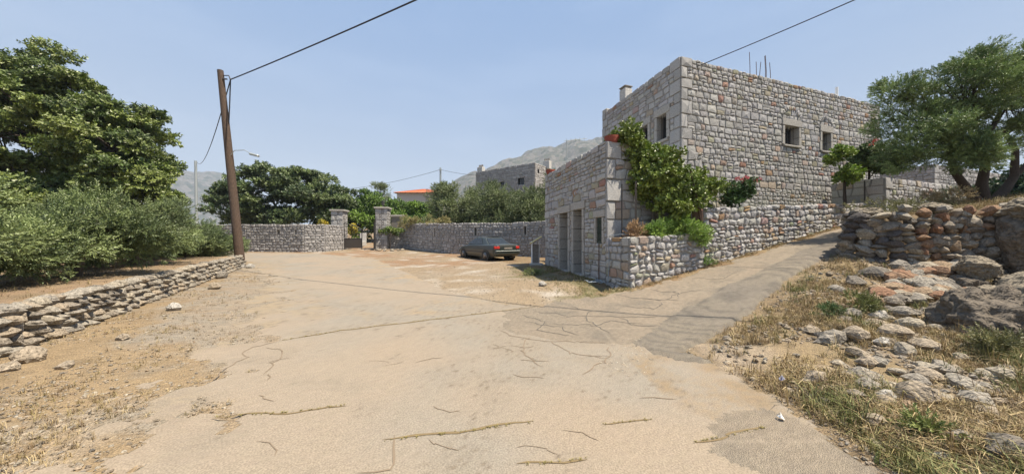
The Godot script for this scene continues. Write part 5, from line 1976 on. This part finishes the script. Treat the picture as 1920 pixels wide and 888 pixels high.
func planting() -> void:
	# orchard behind the low wall
	olive_bush(-8.5, 4.4, 1.4, 1.75, "olive bush nearest the camera behind the low wall, cut by the left edge")
	olive_bush(-9.3, 6.5, 1.55, 2.0, "second olive bush along the low wall from the left edge")
	olive_bush(-11.0, 8.9, 1.6, 2.15, "third olive bush along the low wall, darker middle one")
	olive_bush(-12.8, 10.9, 1.75, 2.4, "fourth olive bush along the low wall, below the big tree's right end")
	olive_bush(-14.1, 13.3, 1.4, 2.0, "fifth olive bush, second from the wooden pole")
	olive_bush(-14.9, 15.3, 1.3, 1.9, "olive bush directly left of the wooden pole")
	olive_bush(-13.4, 6.2, 1.7, 2.0, "olive bush in the back row at the left edge, under the big tree")
	olive_bush(-15.5, 10.5, 1.8, 2.4, "olive bush in the back row under the middle of the big tree")
	olive_bush(-19.5, 12.5, 2.0, 2.7, "olive bush in the back row nearest the big tree's trunk")
	olive_bush(-18.0, 16.0, 2.0, 2.3, "olive bush in the back row behind the wooden pole")
	# big broad tree on the left
	var y := hgt(-22, 16)
	var t := thing("broad_tree", V(-22, 16, y), "huge broad dark green tree filling the upper left behind the olive bushes", "tree")
	stems(t, [[[V(-22, 16, y - 0.2), V(-21.8, 16, y + 1.2), V(-22.1, 16, y + 2.6)], [0.55, 0.42, 0.38]]], M.bark)
	crown(t, V(-22.1, 16, y + 2.4), [
		[V(-26.8, 16, 8.3), Vector3(4.4, 4.3, 4.4), 70], [V(-22.9, 15.8, 6.9), Vector3(3.1, 3.3, 3.6), 40],
		[V(-19.9, 15.4, 6.3), Vector3(1.7, 2.5, 2.6), 26], [V(-19.0, 15.4, 3.9), Vector3(1.6, 1.9, 2.2), 22], [V(-22.2, 14.2, 3.4), Vector3(4.2, 2.0, 2.4), 40]],
		0.72, 115, M.spray_broad, 0.92, M.leaf, Color(0.15, 0.18, 0.045), Color(0.06, 0.09, 0.022), M.bark, 0.2, 0.42)
	# umbrella-shaped tree behind the cemetery wall
	y = hgt(-25.5, 34)
	t = thing("umbrella_tree", V(-25.5, 34, y), "dome-crowned dark tree behind the left cemetery wall, right of the pole", "tree")
	stems(t, [[[V(-25.5, 34, y - 0.2), V(-25.3, 34, y + 1.5), V(-25.6, 34, y + 3.0)], [0.45, 0.36, 0.3]]], M.bark)
	crown(t, V(-25.5, 34, y + 2.6), [
		[V(-26.3, 34, 7.0), Vector3(4.6, 3.1, 4.0), 44], [V(-21.8, 34, 6.1), Vector3(4.0, 2.6, 3.6), 38], [V(-30.6, 33.5, 5.4), Vector3(3.2, 2.0, 3.0), 26],
		[V(-18.9, 34, 4.5), Vector3(2.4, 1.8, 2.6), 18], [V(-26.5, 33, 3.6), Vector3(5.0, 1.5, 3.0), 28]],
		0.9, 90, M.spray_broad, 1.25, M.leaf, Color(0.115, 0.15, 0.05), Color(0.045, 0.07, 0.025), M.bark, 0.17, 0.4)
	# shrubs beyond the gate and the right cemetery wall
	for b in [
		[-21.8, 38.0, 2.6, 5.2, 0, "small dark evergreen beside the umbrella tree's right end", 24],
		[-17.6, 36.0, 2.9, 5.8, 1, "bright green tree seen above the gate opening", 34],
		[-14.0, 37.0, 3.0, 5.1, 1, "bright green tree right of the gate opening, below the red roof", 36],
		[-10.2, 36.0, 2.8, 4.6, 1, "bright green tree in front of the red roof's right end", 30],
		[-20.0, 46.0, 2.0, 7.4, 2, "grey-green tree top left of the red roof", 18],
		[-5.2, 29.0, 3.0, 6.0, 2, "large olive bush behind the slit wall, left one", 46],
		[-1.6, 27.5, 3.0, 5.9, 2, "large olive bush behind the slit wall, middle one", 46],
		[1.6, 25.5, 2.4, 5.2, 2, "olive bush behind the slit wall next to the outbuilding", 36],
		[29.0, 17.5, 1.6, 2.6, 0, "dark green tree behind the old olive tree's stems at the right", 16],
		[4.6, 27.0, 2.3, 4.8, 2, "olive bush behind the outbuilding's far corner", 26]]:
		y = hgt(b[0], b[1])
		var h: float = b[3]
		t = thing("background_tree", V(b[0], b[1], y), b[5], "tree", "trees beyond the cemetery")
		stems(t, [[[V(b[0], b[1], y - 0.2), V(b[0] + 0.1, b[1], y + h * 0.4)], [0.2, 0.12]]], M.bark)
		var c1: Color = [Color(0.05, 0.085, 0.03), Color(0.14, 0.215, 0.035), Color(0.15, 0.18, 0.08)][b[4]]
		var c2: Color = [Color(0.025, 0.05, 0.02), Color(0.07, 0.125, 0.02), Color(0.08, 0.105, 0.045)][b[4]]
		crown(t, V(b[0], b[1], y + h * 0.3), [[V(b[0], b[1], y + h * 0.6), Vector3(b[2], h * 0.42, b[2]), b[6]], [V(b[0], b[1] - b[2] * 0.4, y + h * 0.36), Vector3(b[2], h * 0.3, b[2] * 0.7), b[6] / 2]], 0.72, 95, M.spray_leaf if b[4] < 2 else M.spray_olive, 1.7, M.leaf if b[4] < 2 else M.olive, c1, c2, M.bark, 0.08, 0.8)
	# weeds on the mound behind the right cemetery wall
	t = thing("dry_weeds", V(-7.5, 25.6, 2.4), "pale dry weeds on the rubble behind the slit wall's left end", "weeds")
	crown(t, V(-7.5, 26, 2), [[V(-8.2, 26.2, 2.7), Vector3(1.6, 0.5, 0.6), 14], [V(-5.8, 24.6, 2.6), Vector3(1.4, 0.4, 0.5), 10]], 0.3, 40, M.spray_olive, 1.3, M.olive, Color(0.28, 0.24, 0.11), Color(0.16, 0.17, 0.07), M.bark, 0.0)
	# old olive tree on the terrace
	y = hgt(13.7, 9.0)
	t = thing("old_olive_tree", V(13.7, 9.0, y), "spreading multi-stemmed olive tree on the stony terrace at the right", "olive tree")
	stems(t, [
		[[V(13.72, 9.0, y - 0.15), V(13.3, 9.0, y + 0.35), V(12.85, 8.95, y + 0.85), V(12.6, 8.9, y + 1.5)], [0.13, 0.1, 0.08, 0.05]],
		[[V(13.8, 9.0, y - 0.15), V(13.72, 9.0, y + 0.5), V(13.85, 9.0, y + 1.2), V(13.6, 9.0, y + 2.0)], [0.14, 0.11, 0.085, 0.05]],
		[[V(13.95, 9.0, y - 0.15), V(14.4, 9.0, y + 0.35), V(14.75, 9.05, y + 0.75), V(14.7, 9.0, y + 1.5), V(14.35, 9.0, y + 2.1)], [0.13, 0.105, 0.085, 0.065, 0.04]],
		[[V(14.6, 9.05, y + 0.6), V(15.2, 9.1, y + 1.1), V(15.7, 9.1, y + 1.9)], [0.075, 0.06, 0.04]]], M.bark)
	crown(t, V(13.7, 9.0, y + 1.5), [
		[V(11.75, 8.9, 4.8), Vector3(0.85, 1.0, 1.0), 22], [V(11.3, 9.0, 5.75), Vector3(0.4, 0.6, 0.5), 9], [V(13.0, 8.9, 5.55), Vector3(1.1, 1.2, 1.2), 40],
		[V(13.4, 9.0, 6.6), Vector3(0.5, 0.55, 0.5), 10], [V(14.6, 9.0, 5.65), Vector3(1.0, 1.2, 1.1), 36], [V(14.9, 9.0, 6.65), Vector3(0.45, 0.5, 0.4), 8],
		[V(12.5, 8.7, 4.05), Vector3(1.2, 0.7, 0.9), 28], [V(11.4, 8.8, 4.0), Vector3(0.65, 0.7, 0.7), 14], [V(12.8, 8.5, 3.65), Vector3(0.8, 0.35, 0.7), 10], [V(15.4, 8.8, 4.7), Vector3(0.7, 0.8, 0.8), 16], [V(16.7, 9.2, 5.6), Vector3(1.1, 1.2, 1.1), 22]],
		0.3, 78, M.spray_olive, 0.72, M.olive, Color(0.195, 0.255, 0.095), Color(0.07, 0.11, 0.04), M.bark, 0.05, 0.75)
	# climber and citrus in the planter
	t = thing("leafy_bush", V(4.7, 9.3, 1.42), "large yellow-green leafy bush in the planter against the outbuilding", "bush")
	stems(t, [[[V(4.3, 9.3, 1.3), V(4.25, 9.3, 2.2), V(4.3, 9.3, 3.0)], [0.05, 0.04, 0.03]], [[V(5.0, 9.4, 1.3), V(5.05, 9.4, 2.1), V(5.0, 9.4, 2.9)], [0.05, 0.04, 0.03]]], M.bark_pale)
	crown(t, V(4.6, 9.3, 2.4), [
		[V(4.3, 9.2, 3.35), Vector3(0.72, 0.95, 0.55), 34], [V(3.75, 9.3, 4.25), Vector3(0.42, 0.42, 0.3), 10], [V(4.95, 9.2, 2.85), Vector3(0.6, 0.75, 0.5), 24],
		[V(5.65, 9.4, 2.8), Vector3(0.62, 0.62, 0.5), 22], [V(4.6, 9.0, 2.35), Vector3(0.5, 0.35, 0.35), 10], [V(3.45, 9.15, 4.5), Vector3(0.35, 0.18, 0.25), 5]],
		0.24, 44, M.spray_leaf, 0.95, M.leaf, Color(0.2, 0.24, 0.05), Color(0.09, 0.13, 0.03), M.bark_pale, 0.025, 0.9)
	t = thing("low_green_plant", V(4.3, 8.6, 1.42), "feathery bright green plant spilling along the top of the planter wall", "plant")
	crown(t, V(4.3, 8.6, 1.4), [[V(4.1, 8.65, 1.66), Vector3(0.5, 0.22, 0.22), 14], [V(4.9, 8.85, 1.72), Vector3(0.55, 0.3, 0.25), 16], [V(5.35, 8.85, 1.55), Vector3(0.25, 0.3, 0.2), 6]], 0.2, 44, M.spray_olive, 0.75, M.olive, Color(0.22, 0.3, 0.06), Color(0.12, 0.2, 0.04), M.bark, 0.0)
	t = thing("dry_weeds", V(3.5, 8.5, 1.42), "brown dry weeds in the planter beside the outbuilding's corner", "weeds")
	crown(t, V(3.5, 8.5, 1.4), [[V(3.45, 8.5, 1.62), Vector3(0.3, 0.22, 0.18), 10]], 0.16, 40, M.spray_olive, 0.6, M.olive, Color(0.3, 0.2, 0.11), Color(0.2, 0.12, 0.07), M.bark, 0.0)
	# oleander with pink flowers
	t = thing("flowering_shrub", V(7.3, 9.85, 2.45), "small green shrub with pink flowers in front of the stone house", "shrub")
	stems(t, [[[V(7.3, 9.9, 2.3), V(7.32, 9.9, 2.9)], [0.025, 0.015]]], M.bark)
	crown(t, V(7.3, 9.9, 2.5), [[V(7.2, 9.9, 2.85), Vector3(0.42, 0.36, 0.35), 16], [V(7.45, 9.9, 3.05), Vector3(0.3, 0.22, 0.3), 8]], 0.16, 36, M.spray_leaf, 0.7, M.leaf, Color(0.075, 0.13, 0.04), Color(0.045, 0.08, 0.025), M.bark, 0.012)
	crown(t, V(7.4, 9.9, 3.2), [[V(7.5, 9.8, 3.3), Vector3(0.34, 0.12, 0.25), 12], [V(7.05, 9.85, 3.1), Vector3(0.15, 0.1, 0.15), 2]], 0.05, 6, M.spray_leaf, 0.36, M.petal, Color(0.5, 0.2, 0.2), Color(0.42, 0.13, 0.14), M.bark, 0.0, 0.7, "flowers")
	t = thing("lemon_sapling", V(12.55, 11.65, 2.8), "slender yellow-green sapling before the short terrace wall", "sapling")
	stems(t, [[[V(12.6, 11.65, 2.7), V(12.57, 11.65, 3.3), V(12.6, 11.65, 4.1)], [0.05, 0.04, 0.025]]], M.bark)
	crown(t, V(12.58, 11.65, 3.4), [[V(12.45, 11.6, 4.5), Vector3(0.4, 0.35, 0.3), 7], [V(12.65, 11.6, 3.7), Vector3(0.25, 0.6, 0.25), 10]], 0.17, 30, M.spray_leaf, 0.95, M.leaf, Color(0.2, 0.26, 0.05), Color(0.1, 0.16, 0.03), M.bark, 0.015)
	t = thing("hibiscus", V(14.6, 12.6, 3.0), "dark green shrub with red flowers behind the short terrace wall", "shrub")
	stems(t, [[[V(14.6, 12.6, 2.9), V(14.6, 12.6, 4.4)], [0.05, 0.03]]], M.bark)
	crown(t, V(14.6, 12.6, 3.9), [[V(14.3, 12.5, 4.75), Vector3(0.5, 0.55, 0.45), 16], [V(15.0, 12.5, 4.5), Vector3(0.6, 0.6, 0.45), 18]], 0.22, 38, M.spray_leaf, 0.9, M.leaf, Color(0.1, 0.14, 0.05), Color(0.055, 0.085, 0.03), M.bark, 0.02)
	crown(t, V(14.4, 12.3, 4.9), [[V(14.05, 12.05, 5.2), Vector3(0.2, 0.25, 0.1), 2], [V(14.75, 12.05, 4.75), Vector3(0.25, 0.2, 0.1), 1]], 0.05, 6, M.spray_leaf, 0.5, M.petal, Color(0.5, 0.03, 0.04), Color(0.4, 0.02, 0.04), M.bark, 0.0, 0.8, "flowers")
	# weeds on the terrace edge and on the bank
	for w in [
		[10.3, 8.3, 0.9, 0.32, Color(0.2, 0.2, 0.09), Color(0.14, 0.13, 0.06), "dry olive-green scrub on the top of the tumbledown wall, left part", 16],
		[11.6, 8.6, 0.9, 0.3, Color(0.24, 0.18, 0.1), Color(0.16, 0.13, 0.07), "brown dry scrub below the old olive tree", 14],
		[15.0, 10.3, 1.0, 0.5, Color(0.1, 0.13, 0.05), Color(0.06, 0.09, 0.03), "dark green scrub behind the old olive tree's stems", 16],
		[5.35, 4.75, 0.2, 0.16, Color(0.17, 0.18, 0.06), Color(0.11, 0.12, 0.04), "yellow-green weed above the pale stones on the bank", 7],
		[4.75, 4.65, 0.1, 0.09, Color(0.09, 0.14, 0.05), Color(0.06, 0.09, 0.03), "small dark green weed by the drive's right edge", 4],
		[5.3, 3.3, 0.35, 0.1, Color(0.17, 0.16, 0.07), Color(0.11, 0.11, 0.05), "green weeds in front of the dark boulder", 10],
		[2.95, 2.2, 0.04, 0.04, Color(0.17, 0.19, 0.06), Color(0.1, 0.13, 0.04), "small green weed by the stone near the bottom edge", 4],
		[5.65, 8.85, 0.12, 0.12, Color(0.14, 0.24, 0.04), Color(0.1, 0.17, 0.03), "small bright green weed at the foot of the garden wall", 3],
		[0.75, 10.8, 0.5, 0.1, Color(0.13, 0.17, 0.05), Color(0.1, 0.12, 0.04), "low green weeds in the shade before the outbuilding's doors", 8]]:
		var wy := hgt(w[0], w[1])
		t = thing("weed_clump", V(w[0], w[1], wy), w[6], "weeds")
		crown(t, V(w[0], w[1], wy), [[V(w[0], w[1], wy + w[3] * 0.7), Vector3(w[2], w[3], w[2] * 0.7), w[7]]], 0.1 + w[2] * 0.12, 30, M.spray_olive, 0.4 + 0.5 * w[3], M.olive, w[4], w[5], M.bark, 0.0)

func small_things() -> void:
	# pots on the outbuilding's parapet
	for p in [[2.95, 9.12, 0.2, "red clay bowl on the near corner of the outbuilding's parapet"], [1.72, 13.7, 0.2, "red clay bowl on the far end of the outbuilding's parapet"]]:
		var t := thing("clay_bowl", V(p[0], p[1], 4.27), p[3], "flower pot", "clay bowls on the parapet")
		var g := Geo.new()
		var b := V(p[0], p[1], 4.27)
		var r: float = p[2]
		g.tube([b, b + Vector3.UP * 0.04, b + Vector3.UP * 0.12, b + Vector3.UP * 0.15, b + Vector3.UP * 0.19, b + Vector3.UP * 0.19, b + Vector3.UP * 0.15], [r * 0.7, r * 0.85, r, r * 1.08, r * 1.08, r * 0.94, r * 0.9], 20)
		put(g, "bowl", M.clay, t)
		g = Geo.new()
		g.tube([b + Vector3.UP * 0.14, b + Vector3.UP * 0.165], [r * 0.92, r * 0.9], 16)
		put(g, "soil", M.bark, t)
	var t := thing("roof_aerial", V(2.2, 12.4, 4.0), "thin television aerial on the outbuilding's roof", "aerial")
	var g := Geo.new()
	g.tube([V(2.2, 12.4, 3.9), V(2.2, 12.4, 5.4)], [0.018, 0.016], 6)
	put(g, "mast", M.galv, t)
	g = Geo.new()
	g.tube([V(2.1, 12.4, 5.36), V(3.0, 12.3, 5.42)], [0.012, 0.012], 5)
	put(g, "boom", M.galv, t)
	for k in 5:
		g = Geo.new()
		var p := V(2.2 + 0.17 * k, 12.39 - 0.018 * k, 5.37 + 0.011 * k)
		g.tube([p + Vector3(-0.05, 0, 0.22), p + Vector3(0.05, 0, -0.22)], [0.007, 0.007], 4)
		put(g, "element", M.galv, t)
	# garden stakes
	for s in [
		[[V(5.55, 8.95, 1.4), V(5.4, 8.95, 2.5), V(5.2, 9.0, 3.45)], 0.02, "rusty rod leaning left beside the leafy bush", M.rust],
		[[V(3.12, 8.75, 1.4), V(3.12, 8.75, 3.0)], 0.022, "black post standing close to the outbuilding's corner", M.iron],
		[[V(3.55, 8.85, 1.4), V(3.56, 8.85, 3.1)], 0.03, "thin brown stake left of the leafy bush", M.bark_pale],
		[[V(5.15, 8.8, 1.4), V(5.1, 8.8, 2.5)], 0.018, "short dark stake in front of the leafy bush", M.iron]]:
		var o := Geo.new()
		var rr := []
		for i in s[0].size(): rr.append(s[1])
		o.tube(s[0], rr, 7)
		tag(put(o, "garden_stake", s[3]), s[2], "stake")
	for q in 2:
		var o := Geo.new()
		var x := [13.95, 14.25][q] as float
		var d := [12.85, 12.35][q] as float
		o.tube([V(x - 0.12, d, 2.75), V(x - 0.12, d, 3.75)], [0.025, 0.025], 6)
		tag(put(o, "garden_stake", M.iron), ["dark post against the short terrace wall, next to the house", "dark post against the short terrace wall, nearer its corner"][q], "stake")
	# hose that hangs over the return wall and lies coiled at its foot
	g = Geo.new()
	var f := V(2.83, 8.75, 0) + SIDE_N * 0.09
	var pts := [V(3.3, 8.55, 1.56), V(3.05, 8.6, 1.57), f + Vector3.UP * 1.54, f + Vector3(0, 1.3, 0), f + Vector3(0.01, 0.7, 0), f + Vector3(-0.03, 0.28, 0.02)]
	for k in 26:
		var a := k * 0.52
		pts.append(V(2.45 - 0.006 * k + cos(a) * 0.22, 8.6 + sin(a) * 0.16 + 0.02 * k, 0.2 + 0.012 * (k % 5)))
	var rs := []
	for i in pts.size(): rs.append(0.013)
	var cv := Curve3D.new()
	for p in pts: cv.add_point(p)
	g.tube(pts, rs, 6)
	tag(put(g, "garden_hose", mat(Color(0.2, 0.24, 0.28), 0.5)), "grey-blue hose hanging over the planter corner and lying coiled below", "hose")
	# framed stand at the far corner of the outbuilding
	t = thing("slanted_stand", V(1.15, 14.1, 0.2), "small white-posted stand with a slanted pale top at the outbuilding's far corner", "stand")
	for k in [[0.9, 14.0], [1.25, 14.3]]:
		g = Geo.new()
		g.bx(V(k[0], k[1], 0.75), Vector3(0.06, 1.1, 0.06), 0.008)
		put(g, "post", M.white, t)
	g = Geo.new()
	g.box(Transform3D(Basis(Vector3.BACK, 0.55), V(1.08, 14.1, 1.36)), Vector3(0.62, 0.05, 0.4), 0.01)
	put(g, "top", mat(Color(0.6, 0.52, 0.25), 0.7), t)
	g = Geo.new()
	g.bx(V(1.08, 14.2, 0.72), Vector3(0.3, 0.9, 0.03))
	put(g, "panel", M.board, t)
	g = Geo.new()
	g.bx(V(1.1, 13.95, 0.22), Vector3(0.6, 0.18, 0.4), 0.02)
	put(g, "plinth", M.dressed, t)
	# litter
	for l in [[2.68, 3.06, Color(0.6, 0.62, 0.75), "crumpled blue-and-white packet on the bank's dry grass"], [2.16, 2.48, Color(0.7, 0.7, 0.68), "crumpled white paper at the road's right edge"], [4.72, 3.95, Color(0.05, 0.1, 0.4), "scrap of dark blue plastic among the stones"]]:
		g = Geo.new()
		var at := V(l[0], l[1], hgt(l[0], l[1]) + 0.04)
		var ring := []
		for k in 9:
			var a := TAU * k / 9.0
			ring.append(at + Vector3(cos(a) * R(0.018, 0.034), R(-0.01, 0.02), sin(a) * R(0.016, 0.03)))
		for k in 9:
			g.col = l[2] if k % 3 else Color(0.1, 0.12, 0.45) if l[2].b > 0.72 else l[2]
			g.tri(ring[k], ring[(k + 1) % 9], at + Vector3(0, R(0.02, 0.05), 0), Vector3.UP)
		var m := mat(Color.WHITE, 0.6, null, null, 1.0, true)
		m.cull_mode = BaseMaterial3D.CULL_DISABLED
		tag(put(g, "litter", m), l[3], "litter")
	var st := Geo.new()
	st.tube([V(13.2, 8.3, 2.5), V(14.2, 8.25, 2.62), V(15.2, 8.15, 2.5)], [0.035, 0.03, 0.02], 7)
	tag(put(st, "fallen_branch", M.bark_pale), "bare fallen branch lying in front of the old olive tree", "branch")

func _ready() -> void:
	rng.seed = 11
	n1.seed = 5
	n1.frequency = 0.01
	n1.fractal_octaves = 3
	n2.seed = 9
	n2.frequency = 0.02
	n2.fractal_octaves = 2
	# camera
	var cam := Camera3D.new()
	cam.name = "camera"
	cam.fov = 75.0
	cam.near = 0.05
	cam.far = 9000.0
	cam.position = Vector3(0, 1.5, 0)
	add_child(cam)
	# sky, sun and air
	var sky := ProceduralSkyMaterial.new()
	sky.sky_top_color = Color(0.38, 0.47, 0.595)
	sky.sky_horizon_color = Color(0.61, 0.635, 0.65)
	sky.sky_curve = 0.2
	sky.ground_bottom_color = Color(0.42, 0.38, 0.32)
	sky.ground_horizon_color = Color(0.55, 0.57, 0.58)
	var veil := Image.create(1024, 512, false, Image.FORMAT_RGBA8)
	var cl := FastNoiseLite.new()
	cl.seed = 31
	cl.frequency = 0.9
	cl.fractal_octaves = 5
	for j in 256:
		for i in 1024:
			var lon := TAU * i / 1024.0
			var lat := PI * (0.5 - (j + 0.5) / 512.0)
			var p := Vector3(cos(lon) * cos(lat), sin(lat) * 4.5, sin(lon) * cos(lat)) * 1.6
			var k := smoothstep(0.02, 0.55, cl.get_noise_3dv(p) + 0.16) * smoothstep(0.0, 0.12, lat)
			veil.set_pixel(i, j, Color(1, 1, 1, k))
	sky.sky_cover = ImageTexture.create_from_image(veil)
	sky.sky_cover_modulate = Color(0.8, 0.78, 0.74, 0.025)
	var env := Environment.new()
	env.background_mode = Environment.BG_SKY
	env.sky = Sky.new()
	env.sky.sky_material = sky
	env.background_energy_multiplier = 1.0
	env.tonemap_mode = Environment.TONE_MAPPER_LINEAR
	env.tonemap_exposure = 2.35
	env.sdfgi_enabled = true
	env.ssao_enabled = true
	env.ssil_enabled = true
	env.fog_enabled = true
	env.fog_density = 0.0003
	env.fog_light_color = Color(0.72, 0.78, 0.86)
	var we := WorldEnvironment.new()
	we.name = "world"
	we.environment = env
	add_child(we)
	var sun := DirectionalLight3D.new()
	sun.name = "sun"
	sun.light_color = Color(1.0, 0.95, 0.87)
	sun.light_energy = 1.35
	sun.light_angular_distance = 0.5
	sun.shadow_enabled = true
	sun.basis = Basis.looking_at(Vector3(-0.42, -1.0, -0.15), Vector3.FORWARD)
	add_child(sun)
	materials()
	M.spray_olive = leafing(15, 0.17, 0.075, 0.024, 1.1, 21)
	M.spray_leaf = leafing(9, 0.14, 0.1, 0.06, 1.25, 22)
	M.spray_broad = leafing(10, 0.26, 0.17, 0.085, 1.35, 23)
	for i in 9:
		rocks.append(rock(100 + i, 2 if i % 3 == 0 else 1, 5 + i % 3, 0.22))
	ground()
	hill("hill", -520, 1300, 620, 1300, [Vector2(-520, 0), Vector2(-300, 150), Vector2(-234, 200), Vector2(-117, 258), Vector2(0, 296), Vector2(117, 346), Vector2(234, 372), Vector2(332, 374), Vector2(470, 350), Vector2(900, 200), Vector2(1300, 40)], 3)
	hill("hill", -2800, -950, 700, 1600, [Vector2(-2800, 200), Vector2(-1900, 330), Vector2(-1468, 312), Vector2(-1375, 285), Vector2(-1235, 172), Vector2(-1142, 100), Vector2(-950, 0)], 4)
	lower_building()
	house()
	garden_wall()
	cemetery()
	far_houses()
	dry_walls()
	boulders()
	poles()
	car()
	loose_stones()
	scattered_stones()
	joints()
	small_things()
	planting()
	gravel_and_grass()
